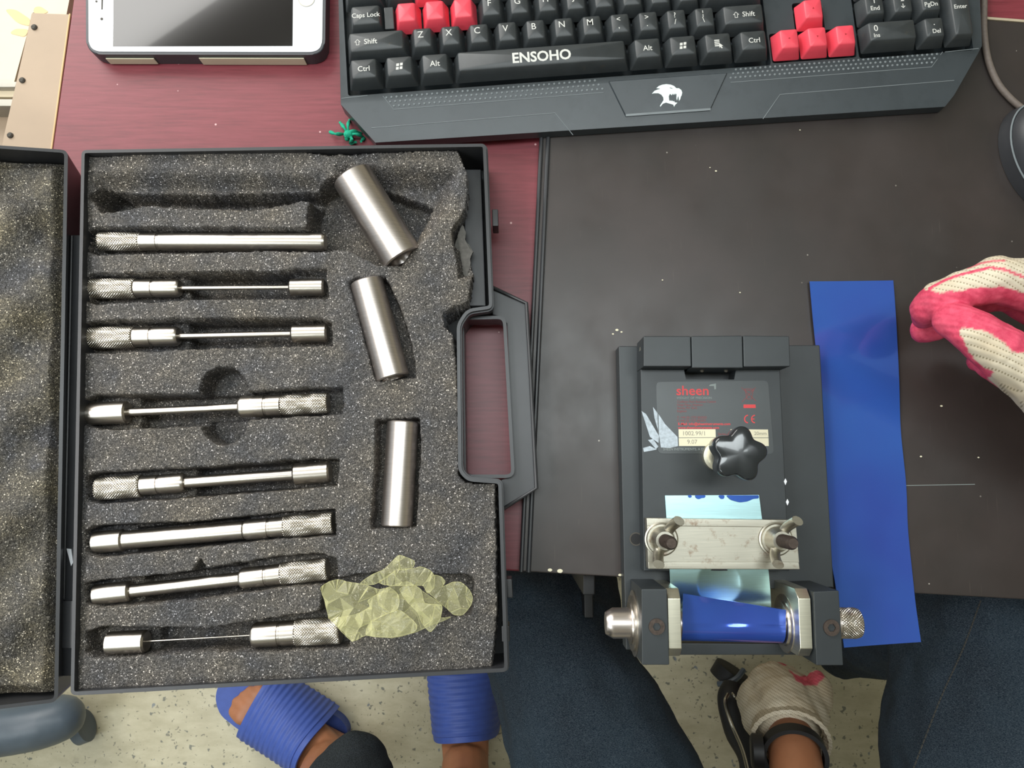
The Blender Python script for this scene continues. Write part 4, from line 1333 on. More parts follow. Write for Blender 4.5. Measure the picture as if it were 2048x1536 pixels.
bm = bm_new(); pngon(bm, [(1420, 769), (1432, 767), (1432, 778), (1429, 779), (1428, 772), (1418, 772)], LB + 0.0001); obj('corner_mark', bm, M_GREYPR, lab)
bm = bm_new(); pngon(bm, [(1487, 809), (1511, 809), (1511.5, 816), (1487, 816)], LB + 0.0001); obj('red_bar', bm, M_REDPR, lab)
bm = bm_new()


LNK = [0]


def lline(bm, a, b, w_=0.9):
    LNK[0] += 1
    d = (Vector(b) - Vector(a)).normalized(); n = Vector((-d.y, d.x)) * w_ / 2; a = Vector(a); b = Vector(b)
    pngon(bm, [tuple(a + n), tuple(b + n), tuple(b - n), tuple(a - n)], LB + 0.0001 + 0.000004 * LNK[0])


for a_, b_ in (((1483, 775), (1512, 802)), ((1511, 775), (1484, 804)), ((1489, 778), (1507, 778)), ((1490, 778), (1494, 798)), ((1507, 778), (1503, 798)), ((1494, 798), (1503, 798)), ((1489, 781), (1508, 781))): lline(bm, a_, b_)
obj('crossed_bin_mark', bm, M_REDDIM, lab)
bm = bm_new()
for (cu, half) in ((1496, 0), (1510, 1)):
    for i in range(8):
        t0 = PI / 2 + i * PI / 8; t1 = t0 + PI / 8; lline(bm, (cu + 7 * math.cos(t0), 838 - 7.5 * math.sin(t0)), (cu + 7 * math.cos(t1), 838 - 7.5 * math.sin(t1)), 2.2)
lline(bm, (1503, 838), (1509, 838), 2)
obj('conformity_mark', bm, M_REDPR, lab)
for q in ([(1357, 858.5), (1431, 858.5), (1431.5, 874.5), (1357.5, 875)], [(1357.5, 876), (1431.5, 875.5), (1432, 892), (1358, 892)], [(1461, 858.5), (1536, 859), (1537, 875), (1461.5, 875)], [(1461.5, 876), (1537, 876), (1537.5, 892), (1462, 892)]):
    bm = bm_new(); pngon(bm, q, LB + 0.0001); obj('paper_field', bm, M_PAPER, lab)
LB += 0.00008
ltext('1002.99/1', 1364, 867, 12 * pm, M_INK); ltext('9.07', 1374, 884, 12 * pm, M_INK); ltext('20mm', 1508, 867, 10 * pm, M_INK)
LB -= 0.00008
# white scuffs on the leaf
for q in ([(1283, 822), (1292, 828), (1318, 872), (1317, 886), (1300, 874)], [(1306, 814), (1315, 826), (1316, 860), (1309, 836)], [(1317, 828), (1330, 848), (1355, 874), (1356, 892), (1340, 896), (1322, 895), (1318, 870)], [(1296, 880), (1306, 878), (1317, 893), (1312, 898)], [(1286, 896), (1300, 892), (1314, 899), (1288, 904)]):
    bm = bm_new(); pngon(bm, q, LB + 0.00012, 0.0002); obj('scuff', bm, M_SCUFF, leaf)
for (u, v) in ((1571, 963), (1575, 1004)):
    bm = bm_new(); pngon(bm, [(u, v - 6), (u + 3, v), (u, v + 7), (u - 3, v)], LZ + 0.0004, 0.0005); obj('paint_chip', bm, M_WHITE, leaf)

# star knob
kc = P(1481, 908, 0.088); R0 = 57 * pxm(0.088)
prof = []
NS = 90
tip_rot = math.radians(80)
for i in range(NS):
    th = 2 * PI * i / NS
    prof.append((th, R0 * (0.885 + 0.125 * math.cos(5 * (th - tip_rot)) - 0.01 * math.cos(10 * (th - tip_rot)))))
bm = bm_new(); rows = []
for (z, sc_) in ((-0.017, 0.80), (-0.0165, 0.90), (-0.014, 0.955), (-0.005, 1.0), (-0.002, 0.99), (-0.0009, 0.95), (-0.0003, 0.88), (0.0, 0.6), (0.0, 0.05)):
    rows.append([bm.verts.new((kc.x + math.cos(t) * r * sc_, kc.y + math.sin(t) * r * sc_, kc.z + z)) for t, r in prof])
for i in range(len(rows) - 1):
    for k_ in range(NS): bm.faces.new((rows[i][k_], rows[i][(k_ + 1) % NS], rows[i + 1][(k_ + 1) % NS], rows[i + 1][k_]))
bm.faces.new(rows[0][::-1]); bm.faces.new(rows[-1])
kn = obj('star_knob', bm, M_KNOB, bt, 'glossy black five-lobed knob', sm=60)
bm = bm_new(); kb0 = Vector((kc.x, kc.y, LZ)); lathe(bm, kb0, kb0 + Vector((0, 0, 0.055 - 0.018)), [(0, 0.0086), (0.0012, 0.0090), (0.006, 0.0090), (0.0064, 0.0070), (0.024, 0.0070), (0.0245, 0.0088), (0.037, 0.0092)], 32)
obj('threaded_stem', bm, M_PLATE, kn)

# clamp bar
CZ = 0.046
bm = bm_new(); ppx(bm, [(1293, 1036), (1590, 1040), (1592, 1055), (1294, 1052)], 0.0385, CZ, 0.0004)
ppx(bm, [(1296, 1124), (1598, 1124), (1600, 1139), (1297, 1138)], 0.0385, CZ, 0.0004)
ppx(bm, [(1294, 1051), (1592, 1054), (1598, 1125), (1296, 1125)], 0.0372, CZ - 0.0008)
clamp = obj('clamp_bar', bm, M_CLAMP, bt, 'stained bright steel bar')
for (ut, vt, rot_) in ((1343, 1087, 0.0), (1587, 1087, 0.02)):
    top = P(ut, vt, 0.076); foot = Vector((top.x, top.y, CZ - 0.001))
    bm = bm_new()
    n_t = 14; prof_ = []
    Ls = top.z - foot.z
    for i in range(n_t * 2 + 1): prof_.append((Ls * 0.93 * i / (n_t * 2), 0.0040 if i % 2 else 0.0036))
    prof_ += [(Ls * 0.97, 0.0032), (Ls, 0.0028)]
    lathe(bm, foot, top, prof_, 20); obj('stud', bm, M_RUST, clamp, 'dark threaded stud')
    bm = bm_new(); wz = CZ - 0.0002
    lathe(bm, (foot.x, foot.y, wz), (foot.x, foot.y, wz + 0.003), [(0, 0.0100), (0.0010, 0.0102), (0.0014, 0.0094), (0.003, 0.0090)], 40)
    obj('washer', bm, M_CLAMP, clamp)
    bm = bm_new(); lathe(bm, (foot.x, foot.y, wz + 0.003), (foot.x, foot.y, wz + 0.012), [(0, 0.0078), (0.003, 0.0070), (0.009, 0.0054)], 32)
    for s_ in (1, -1):
        d = Vector((0.55 * s_, 0.95 * s_, 0)) if s_ > 0 else Vector((-0.42, -1.0, 0)); d.normalize()
        pts = spline([Vector((foot.x, foot.y, wz + 0.006)) + d * 0.004, Vector((foot.x, foot.y, wz + 0.008)) + d * 0.0085, Vector((foot.x, foot.y, wz + 0.013)) + d * 0.0118, Vector((foot.x, foot.y, wz + 0.019)) + d * 0.0140], 5)
        tube(bm, pts, [0.0030 + 0.0006 * i / len(pts) for i in range(len(pts))], 12, flat=0.72, up=d)
    obj('wing_nut', bm, M_CLAMP, clamp)

# uprights with steel octagon plates
for side_, (q, pl, sx_) in enumerate((([(1283, 1178), (1334, 1178), (1339, 1330), (1284, 1330)], (1336, 1362), 1), ([(1627, 1183), (1678, 1181), (1687, 1331), (1633, 1331)], (1598, 1623), -1))):
    PZ = 0.064
    bm = bm_new(); ppx(bm, q, 0.010 if side_ == 0 else 0.008, PZ, 0.0006); up_ = obj('upright', bm, M_ANOD, bt)
    uc = (1313, 1253) if side_ == 0 else (1662, 1255)
    c_ = P(*uc, PZ)
    bm = bm_new(); o_ = [(c_.x + 0.0046 * math.cos(a), c_.y + 0.0046 * math.sin(a)) for a in np.linspace(0, 2 * PI, 31)[:-1]]
    hexr = []
    for a in np.linspace(0, 2 * PI, 31)[:-1]:
        hr = 0.0021 / math.cos(((a) % (PI / 3)) - PI / 6); hexr.append((c_.x + hr * math.cos(a), c_.y + hr * math.sin(a)))
    ring(bm, o_, hexr, PZ - 0.001, PZ + 0.0012, 0.0002); b_ = obj('socket_bolt', bm, M_RUST, up_, 'rust-stained socket bolt')
    bm = bm_new(); prism(bm, offset_poly(hexr, -0.0001), PZ - 0.001, PZ + 0.0001); obj('socket', bm, M_BLACKR, b_) if False else bm.free()
    # octagon plate in the vertical plane
    y0 = P(pl[0], 1178, 0.060).y; y1 = P(pl[0], 1315, 0.060).y; yc_ = (y0 + y1) / 2; hw = (y0 - y1) / 2
    zc_ = 0.036; hh = 0.0255
    x0 = P(pl[0], 1246, 0.061).x; x1 = P(pl[1], 1246, 0.061).x; ch = 0.0052
    oct_ = [(-hw, -hh + ch), (-hw + ch, -hh), (hw - ch, -hh), (hw, -hh + ch), (hw, hh - ch), (hw - ch, hh), (-hw + ch, hh), (-hw, hh - ch)]
    bm = bm_new()
    va = [bm.verts.new((x0, yc_ + a, zc_ + c2)) for a, c2 in oct_]; vb = [bm.verts.new((x1, yc_ + a, zc_ + c2)) for a, c2 in oct_]
    bm.faces.new(va[::-1]); bm.faces.new(vb)
    for i in range(8): bm.faces.new((va[i], va[(i + 1) % 8], vb[(i + 1) % 8], vb[i]))
    bmesh.ops.bevel(bm, geom=bm.edges[:], offset=0.0004, segments=1, affect='EDGES')
    op_ = obj('octagon_plate', bm, M_PLATE, bt)
    yA = P(1246, 1246, 0.036).y
    # bearing rings
    xf = x0 if side_ else x1
    bm = bm_new(); s2_ = -1 if side_ else 1
    lathe(bm, (xf - 0.0002 * s2_, yA, zc_), (xf + 0.002 * s2_, yA, zc_), [(0, 0.0175), (0.0008, 0.0172), (0.0009, 0.0135), (0.0022, 0.0130)], 48)
    obj('bearing_ring', bm, M_STEEL, op_)
    if side_ == 0:
        xl = P(1283, 1240, PZ).x
        bm = bm_new(); lathe(bm, (xl + 0.0006, yA, zc_), (xl - 0.0030, yA, zc_), [(0, 0.0195), (0.0012, 0.0195), (0.0013, 0.0165), (0.0026, 0.0165), (0.0027, 0.0128), (0.0036, 0.0125)], 48); obj('flange_ring', bm, M_STEEL, up_)
bm = bm_new(); ppx(bm, [(1340, 1286), (1640, 1288), (1640, 1310), (1340, 1310)], 0.012, 0.024, 0.0006); obj('cross_bar', bm, M_ANOD, bt)

# mandrel in the tester
zc_ = 0.036
A = P(1211, 1246, zc_); B = P(1717, 1246, zc_); B.y = A.y; L = B.x - A.x; mR = 29 * pxm(zc_)
tm = thing('mandrel', 'large bare steel mandrel held across the bend tester, knurled end at right', 'mandrel', ((A.x + B.x) / 2, A.y, zc_ - mR))
xk = L * (1 - 0.088)
bm = bm_new(); lathe(bm, A, B, [(0, mR * 0.72), (0.0008, mR * 0.78), (0.0045, mR), (xk, mR)], 56); obj('shaft', bm, M_STEELP, tm)
obj('knurled_grip', knurl_mesh('g', A + Vector((xk, 0, 0)), B, mR * 0.99, cham=0.0025), M_KN, tm, sm=25)

# bent test panel in the tester: bare side up under the clamp, painted side out around the mandrel
m_axis = Vector((0, A.y, zc_)); wr = mR + 0.0008
tp = thing('test_panel', 'bent metal test panel clamped in the tester, bare side up, blue curled end', 'panel', tuple(P(1440, 1120, 0.0355)))
flat = PP([(1330, 991), (1518, 990), (1527, 1045), (1542, 1195), (1549, 1226), (1345, 1232), (1337, 1135), (1331, 1040)], 0.0368)
bm = bm_new(); 


def grid_quad(bm, c00, c10, c11, c01, nu, nv, zf):
    vs_ = []
    for j in range(nv + 1):
        row = []
        for i in range(nu + 1):
            s_, t2 = i / nu, j / nv
            p_ = c00 * (1 - s_) * (1 - t2) + c10 * s_ * (1 - t2) + c11 * s_ * t2 + c01 * (1 - s_) * t2
            row.append(bm.verts.new((p_.x, p_.y, zf(p_.x, p_.y, s_, t2))))
        vs_.append(row)
    for j in range(nv):
        for i in range(nu): bm.faces.new((vs_[j][i], vs_[j][i + 1], vs_[j + 1][i + 1], vs_[j + 1][i]))
    return vs_


dc = P(1441, 1168, 0.037); dr = 44 * pxm(0.037)


def flz(x, y, s_, t2):
    z = 0.0362
    r_ = math.hypot(x - dc.x, y - dc.y) / dr
    if r_ < 1: z -= 0.0024 * (1 - r_ * r_) ** 1.0 
    if t2 > 0.62: z -= 0.0105 * ((t2 - 0.62) / 0.38) ** 1.6 * 0.45
    return z


grid_quad(bm, P(1330, 991, 0.0362), P(1518, 990, 0.0362), P(1548, 1228, 0.0362), P(1345, 1232, 0.0362), 60, 80, flz)
me = bpy.data.meshes.new('x'); solidify(bm, geom=bm.faces[:], thickness=0.0006)
obj('bare_face', bm, M_ALU, tp, 'bare aluminium side, pale blue sheen', sm=60)
bm = bm_new()
for q in ([(1376, 990), (1383, 990.5), (1384, 994), (1380, 996), (1377, 994)], [(1390, 990.5), (1412, 990.5), (1410, 996), (1404, 996), (1398, 999), (1392, 996)], [(1436, 990.5), (1450, 990.5), (1448, 998), (1442, 998)], [(1452, 990.5), (1518, 990.5), (1518, 997), (1506, 998), (1496, 1003), (1480, 1005), (1462, 1000)]):
    prism(bm, rounded(PP(q, 0.0372), 0.0012, 3), 0.0366, 0.0370)
obj('paint_drips', bm, M_BLUE, tp, 'blue paint drips along the far edge')
bm = bm_new(); nA = 34; nW = 30
xl0 = P(1365, 1250, 0.046).x; xr0 = P(1571, 1250, 0.046).x
rows = []
for j in range(nA + 1):
    row = []
    for i in range(nW + 1):
        s_ = i / nW; x_ = xl0 + (xr0 - xl0) * s_
        # arc from straight down (-90 deg) round the near side to the top (90 deg), then a flat tongue going away
        tt = j / nA
        if tt < 0.62:
            a_ = -PI / 2 - (tt / 0.62) * PI
            rr2 = wr + 0.0004 + 0.0015 * s_ * math.sin(tt / 0.62 * PI)
            y_ = m_axis.y + math.cos(a_) * rr2; z_ = m_axis.z + math.sin(a_) * rr2
        else:
            k_ = (tt - 0.62) / 0.38
            endv = 1188 + (1222 - 1188) * s_
            ye = P(1400, endv, 0.051).y
            y_ = m_axis.y + (ye - m_axis.y) * k_; z_ = m_axis.z + wr + 0.0004 + 0.0035 * k_ * k_ * (1 - 0.6 * s_) + 0.0006 * math.sin(s_ * 9)
        row.append(bm.verts.new((x_, y_, z_)))
    rows.append(row)
for j in range(nA):
    for i in range(nW): bm.faces.new((rows[j][i], rows[j][i + 1], rows[j + 1][i + 1], rows[j + 1][i]))
solidify(bm, geom=bm.faces[:], thickness=0.0005)
obj('painted_curl', bm, M_BLUE, tp, 'glossy blue painted curl', sm=60)

# blue strip lying right of the tester
lv = [(1619, 563), (1626, 640), (1638, 760), (1645, 860), (1652, 1000), (1660, 1110), (1671, 1180), (1684, 1293)]
rv = [(1788, 560), (1793, 640), (1799, 760), (1803, 860), (1815, 970), (1819, 1060), (1830, 1170), (1842, 1284)]
bm = bm_new(); rows = []
Lp = spline([P(u, v, 0.009) for u, v in lv], 8); Rp = spline([P(u, v, 0.009) for u, v in rv], 8)
for j, (a_, b_) in enumerate(zip(Lp, Rp)):
    row = []; tj = j / (len(Lp) - 1)
    for i in range(21):
        s_ = i / 20; p_ = a_.lerp(b_, s_)
        z_ = 0.0075 + 0.0022 * (1 - s_) ** 2 + 0.0016 * math.sin(tj * 5 + 0.5) * (s_ - 0.3) + 0.004 * max(0, tj - 0.86) * 7 * 0.6
        row.append(bm.verts.new((p_.x, p_.y, max(z_, 0.0072))))
    rows.append(row)
for j in range(len(rows) - 1):
    for i in range(20): bm.faces.new((rows[j][i], rows[j][i + 1], rows[j + 1][i + 1], rows[j + 1][i]))
solidify(bm, geom=bm.faces[:], thickness=0.0006)
bst = obj('painted_strip', bm, M_BLUE, sm=60); tag(bst, 'long glossy blue painted metal strip lying right of the bend tester', 'metal strip')

# ------------------------------------------------------------------ office chair at the lower left
ch_ = thing('office_chair', 'slate grey office chair foot with caster on the floor below the case', 'chair', tuple(P(20, 1500, FZ)))
bm = bm_new()
sp_ = spline([P(-420, 1560, FZ + 0.11), P(-100, 1478, FZ + 0.10), P(60, 1452, FZ + 0.095), P(122, 1436, FZ + 0.085)], 8)
n_ = len(sp_); rad_ = [0.040 - 0.006 * i / n_ for i in range(n_)]
chain(bm, sp_, rad_)
me = remesh(bm, 0.006, 6); obj('base_arm', me, M_CHAIR, ch_, sm=0).data.polygons.foreach_set('use_smooth', [True] * len(me.polygons))
for (u, v, dx) in ((150, 1432, 0), (172, 1448, 1)):
    c_ = P(u - 8, v + 6, FZ + 0.026)
    d = Vector((0.9, 0.35, 0)).normalized()
    bm = bm_new(); lathe(bm, c_ - d * 0.009, c_ + d * 0.009, [(0, 0.018), (0.0015, 0.0245), (0.0165, 0.0245), (0.018, 0.018)], 36)
    w_ = obj('caster_wheel', bm, M_CHAIR, ch_)
bm = bm_new(); c_ = P(140, 1438, FZ + 0.05); lathe(bm, c_, c_ + Vector((0, 0, 0.030)), [(0, 0.020), (0.02, 0.017), (0.03, 0.008)], 28); obj('caster_hood', bm, M_CHAIR, ch_)
bm = bm_new(); hubc = P(-560, 1600, FZ + 0.10); lathe(bm, hubc, hubc + Vector((0, 0, 0.30)), [(0, 0.05), (0.06, 0.05), (0.07, 0.03), (0.30, 0.03)], 32); obj('column', bm, M_CHAIR, ch_)
bm = bm_new(); sc2 = hubc + Vector((0, 0, 0.33)); obox(bm, sc2, (0.2, 0, 0), (0, 0.2, 0), (0, 0, 0.035), 0.03, 4); obj('seat', bm, M_CHAIR, ch_)
for a in (1.8, 3.1, 4.3, 5.4):
    e_ = hubc + Vector((math.cos(a) * 0.26, math.sin(a) * 0.26, -0.02)); bm = bm_new(); chain(bm, [hubc, e_], [0.036, 0.028]); obj('base_arm', bm, M_CHAIR, ch_)
    bm = bm_new(); c_ = Vector((e_.x, e_.y, FZ + 0.026)); lathe(bm, c_ - Vector((0.012, 0, 0)), c_ + Vector((0.012, 0, 0)), [(0, 0.02), (0.002, 0.025), (0.022, 0.025), (0.024, 0.02)], 28); obj('caster_wheel', bm, M_CHAIR, ch_)

# swivel stool under the seated person
st = thing('swivel_stool', 'black and chrome swivel stool leg with caster beside the lowered gloved hand', 'stool', tuple(P(1500, 1600, FZ)))
tip = P(1468, 1372, FZ + 0.085); hub = Vector((0.30, -0.62, FZ + 0.10))
bm = bm_new(); pts = spline([hub, P(1515, 1560, FZ + 0.115), P(1478, 1455, FZ + 0.11), P(1462, 1400, FZ + 0.10), tip], 8)
tube(bm, pts, [0.028 - 0.012 * i / len(pts) for i in range(len(pts))], 16, flat=0.7); obj('base_leg', bm, M_BLACKR, st)
bm = bm_new(); pts = spline([P(1500, 1560, FZ + 0.14), P(1485, 1500, FZ + 0.14), P(1462, 1445, FZ + 0.135), P(1451, 1405, FZ + 0.125), P(1456, 1388, FZ + 0.115)], 8); tube(bm, pts, 0.0026, 8); obj('chrome_edge', bm, M_CHROME, st, 'bright chrome edge strip')
bm = bm_new(); pts = spline([P(1464, 1386, FZ + 0.12), P(1470, 1394, FZ + 0.125), P(1478, 1404, FZ + 0.12)], 5); tube(bm, pts, 0.0018, 8); obj('chrome_edge', bm, M_CHROME, st)
bm = bm_new(); c_ = P(1462, 1352, FZ + 0.030); d = Vector((0.5, 0.85, 0.15)).normalized(); lathe(bm, c_ - d * 0.012, c_ + d * 0.012, [(0, 0.02), (0.002, 0.030), (0.022, 0.030), (0.024, 0.02)], 32); obj('caster_wheel', bm, M_BLACKR, st)
bm = bm_new(); tube(bm, spline([P(1436, 1368, FZ + 0.06), P(1455, 1366, FZ + 0.068), P(1474, 1356, FZ + 0.07), P(1487, 1340, FZ + 0.06)], 6), 0.0042, 10); obj('caster_fender', bm, M_CHAIR, st, 'grey wheel fender')
bm = bm_new(); lathe(bm, hub - Vector((0, 0, 0.02)), hub + Vector((0, 0, 0.30)), [(0, 0.04), (0.06, 0.04), (0.07, 0.022), (0.32, 0.022)], 28); obj('column', bm, M_CHROME, st)
bm = bm_new(); lathe(bm, hub + Vector((0, 0, 0.295)), hub + Vector((0, 0, 0.340)), [(0, 0.14), (0.008, 0.16), (0.04, 0.16), (0.045, 0.145)], 40); obj('seat', bm, M_BLACKR, st)
for a in (0.2, 1.45 + 3.0, -1.1, 3.4):
    e_ = hub + Vector((math.cos(a) * 0.24, math.sin(a) * 0.24, -0.03)); bm = bm_new(); chain(bm, [hub, e_], [0.026, 0.018]); obj('base_leg', bm, M_BLACKR, st)
    bm = bm_new(); c_ = Vector((e_.x, e_.y, FZ + 0.031)); lathe(bm, c_ - Vector((0.012, 0, 0)), c_ + Vector((0.012, 0, 0)), [(0, 0.02), (0.002, 0.030), (0.022, 0.030), (0.024, 0.02)], 28); obj('caster_wheel', bm, M_BLACKR, st)


# ------------------------------------------------------------------ people
def soft_obj(name, me, mat, parent, label=None):
    o = obj(name, me, mat, parent, label, sm=0); me.polygons.foreach_set('use_smooth', [True] * len(me.polygons)); return o


def wrinkle(me, amp, scale, seed):
    co = get_co(me); n = normals(me)
    w_ = noise3(co, scale, seed) + 0.5 * noise3(co, scale * 0.45, seed + 3)
    set_co(me, co + n * (w_ * amp)[:, None])


# seated person B
kneeL = P(1098, 1262, -0.19); kneeR = P(2010, 1195, -0.17)
hipL = Vector((0.19, -0.50, -0.19)); hipR = Vector((0.37, -0.50, -0.19))
ankL = Vector((-0.055, -0.09, FZ + 0.09)); ankR = P(1665, 1262, FZ + 0.10)
shL = Vector((0.12, -0.66, 0.25)); shR = Vector((0.44, -0.62, 0.25))
wrL = P(1588, 1498, -0.30); elL = Vector((0.235, -0.46, -0.10))
wrR = P(2230, 790, 0.082); elR = Vector((0.55, -0.20, 0.09))
pb = thing('person', 'seated person in dark jeans wearing pink-and-white work gloves and a black watch', 'person', (0.28, -0.5, FZ))
bm = bm_new()
chain(bm, [hipL, kneeL, kneeL + Vector((0, 0.01, -0.03)), ankL], [0.060, 0.042, 0.042, 0.030]); chain(bm, [hipR, kneeR, ankR], [0.060, 0.044, 0.030])
chain(bm, [ankL, ankL + Vector((0, 0.15, -0.05))], [0.034, 0.028]); chain(bm, [ankR, ankR + Vector((-0.08, 0.12, -0.05))], [0.034, 0.028])
chain(bm, [hipL, hipR], [0.065, 0.065]); chain(bm, [Vector((0.28, -0.52, -0.15)), Vector((0.28, -0.60, 0.10)), Vector((0.28, -0.63, 0.24)), Vector((0.28, -0.60, 0.33))], [0.092, 0.10, 0.085, 0.050])
chain(bm, [shL, shR], [0.048, 0.048]); chain(bm, [shR, elR, wrR], [0.042, 0.036, 0.022]); chain(bm, [shL, elL, wrL], [0.042, 0.036, 0.026])
chain(bm, [wrL, P(1572, 1440, -0.36)], [0.026, 0.022])
hc = Vector((0.28, -0.55, 0.45)); ball(bm, hc, 0.1, (0.76, 0.95, 1.12), 3); ball(bm, hc + Vector((0, 0.095, -0.015)), 0.016, (0.8, 1.1, 1.4), 2); ball(bm, hc + Vector((0, 0.05, -0.075)), 0.045, (1, 1, 0.7), 2)
for s_ in (-1, 1): ball(bm, hc + Vector((0.078 * s_, 0, 0)), 0.025, (0.4, 0.8, 1.2), 2)
soft_obj('body', remesh(bm, 0.0055, 5), M_SKIN, pb)
bm = bm_new(); ball(bm, hc + Vector((0, -0.012, 0.022)), 0.108, (0.80, 0.95, 1.02), 4)
bmesh.ops.bisect_plane(bm, geom=bm.verts[:] + bm.edges[:] + bm.faces[:], plane_co=hc + Vector((0, 0.03, 0.01)), plane_no=(0, -0.8, 0.8), clear_inner=True)
obj('hair', bm, simple('black_hair', '#15120f', 0.6, bumps=0.5), pb, sm=60)
for s_ in (-1, 1):
    bm = bm_new(); ball(bm, hc + Vector((0.028 * s_, 0.0815, 0.01)), 0.007, (1.3, 0.6, 0.7), 2); obj('eye', bm, M_WHITE, pb)
# jeans, one leg hem each, waist closed round the hips
bm = bm_new()
chain(bm, [hipL, hipL.lerp(kneeL, 0.5), kneeL, kneeL + Vector((0.01, 0.02, -0.03)), kneeL.lerp(ankL, 0.55), ankL + Vector((0, 0, 0.02))], [0.092, 0.082, 0.064, 0.063, 0.062, 0.058])
chain(bm, [hipR, hipR.lerp(kneeR, 0.45), kneeR, kneeR + Vector((-0.01, 0.0, -0.03)), kneeR.lerp(ankR, 0.55), ankR + Vector((0.01, 0, 0.02))], [0.095, 0.090, 0.072, 0.070, 0.066, 0.060])
chain(bm, [hipL, hipR], [0.095, 0.095]); chain(bm, [Vector((0.28, -0.53, -0.12)), Vector((0.28, -0.56, -0.06))], [0.125, 0.12])
me = remesh(bm, 0.0045, 10); wrinkle(me, 0.012, 0.075, 3); wrinkle(me, 0.004, 0.028, 9)
jn = soft_obj('jeans', me, M_JEANS, pb, 'dark navy denim jeans')
# stitched seam on the right thigh
from mathutils.bvhtree import BVHTree
bvh_ = BVHTree.FromPolygons([v.co + ORG[jn] for v in me.vertices], [tuple(p.vertices) for p in me.polygons])
sp_ = []
for (u_, v_) in [(q_.x, q_.y) for q_ in spline([Vector((1818, 1560, 0)), Vector((1880, 1400, 0)), Vector((1925, 1300, 0)), Vector((1962, 1200, 0))], 16)]:
    o_ = Vector((0, 0, CAMZ)); d_ = (P(u_, v_, -0.2) - o_).normalized(); h_ = bvh_.ray_cast(o_, d_)
    if h_[0] is not None: sp_.append(h_[0] - d_ * 0.0004)
bm = bm_new()
for i in range(len(sp_) - 1): tube(bm, [sp_[i], sp_[i].lerp(sp_[i + 1], 0.8)], 0.0006, 6)
obj('stitched_seam', bm, simple('tan_thread', '#3f3d38', 0.8), jn)
bm = bm_new(); chain(bm, [Vector((0.28, -0.54, -0.08)), Vector((0.28, -0.60, 0.10)), Vector((0.28, -0.63, 0.24))], [0.13, 0.135, 0.115]); chain(bm, [shL, shR], [0.065, 0.065])
chain(bm, [shR, shR.lerp(elR, 0.75)], [0.062, 0.054]); chain(bm, [shL, shL.lerp(elL, 0.7)], [0.062, 0.054])
me = remesh(bm, 0.007, 8); wrinkle(me, 0.008, 0.07, 5); soft_obj('shirt', me, M_SHIRT, pb)
for nm_, an, dr_ in (('shoe', ankL, Vector((0.0, 0.15, 0))), ('shoe', ankR, Vector((-0.09, 0.11, 0)))):
    bm = bm_new(); b0 = Vector((an.x, an.y, FZ + 0.038)); chain(bm, [b0 - dr_ * 0.3, b0 + Vector((0, 0, 0.01)), b0 + dr_ * 0.6, b0 + dr_], [0.036, 0.038, 0.036, 0.032])
    soft_obj(nm_, remesh(bm, 0.005, 6), M_BLACKR, pb, 'black shoe')


def mark(me, fn):
    co = get_co(me); a = me.attributes.new('dip', 'FLOAT', 'POINT'); a.data.foreach_set('value', fn(co).astype(np.float32))


# right glove: thumb side up, fingertips pinched together
zi = 0.088
def Q(u, v, z): return P(u, v, z)
bm = bm_new()
chain(bm, [Q(2150, 600, 0.078), Q(2060, 572, 0.084), Q(2000, 558, 0.088), Q(1930, 578, 0.086), Q(1880, 597, 0.079), Q(1853, 617, 0.069), Q(1850, 632, 0.060)], [0.0170, 0.0155, 0.0138, 0.0112, 0.0104, 0.0092, 0.0078])
chain(bm, [Q(2150, 606, 0.060), Q(2030, 580, 0.062), Q(1950, 592, 0.058), Q(1895, 622, 0.050), Q(1868, 650, 0.045), Q(1852, 658, 0.043)], [0.0150, 0.0125, 0.0110, 0.0100, 0.0102, 0.0092])
chain(bm, [Q(2150, 615, 0.055), Q(2050, 590, 0.060), Q(1985, 590, 0.060), Q(1950, 600, 0.050)], [0.0140, 0.0120, 0.0105, 0.0090])
chain(bm, [Q(2150, 650, 0.050), Q(2075, 622, 0.055), Q(2030, 600, 0.058), Q(1996, 594, 0.050)], [0.0140, 0.0115, 0.0100, 0.0085])
chain(bm, [Q(2190, 850, 0.085), Q(2085, 762, 0.090), Q(2005, 702, 0.094), Q(1950, 665, 0.093), Q(1906, 640, 0.087), Q(1896, 635, 0.084)], [0.0220, 0.0180, 0.0148, 0.0128, 0.0106, 0.0088])
chain(bm, [Q(2180, 800, 0.060), Q(2060, 760, 0.055), Q(2000, 735, 0.048), Q(1966, 722, 0.042)], [0.0200, 0.0150, 0.0110, 0.0090])
# palm and cuff
chain(bm, [Q(2165, 620, 0.070), Q(2195, 700, 0.074), Q(2200, 790, 0.078)], [0.020, 0.022, 0.024])
chain(bm, [Q(2190, 700, 0.06), Q(2230, 790, 0.075), Vector(Q(2230, 790, 0.078)).lerp(elR, 0.12), Vector(Q(2230, 790, 0.082)).lerp(elR, 0.25)], [0.022, 0.036, 0.037, 0.038])
me = remesh(bm, 0.0012, 5); wrinkle(me, 0.0012, 0.010, 12)
pink_px = [(1780, 590), (1840, 576), (1858, 578), (1874, 588), (1911, 583), (1951, 575), (1999, 573), (2048, 585), (2110, 610), (2110, 715), (2048, 702), (2037, 707), (2019, 697), (2005, 684), (1980, 664), (1941, 658), (1914, 655), (1921, 670), (1931, 681), (1937, 707), (1968, 734), (1990, 745), (1960, 765), (1780, 760)]
stripes = [[(1858, 577), (1886, 562), (1912, 552), (1945, 543), (1980, 535), (2009, 539), (2048, 554), (2120, 585)], [(1935, 536), (1960, 527), (1985, 522), (2010, 521)]]


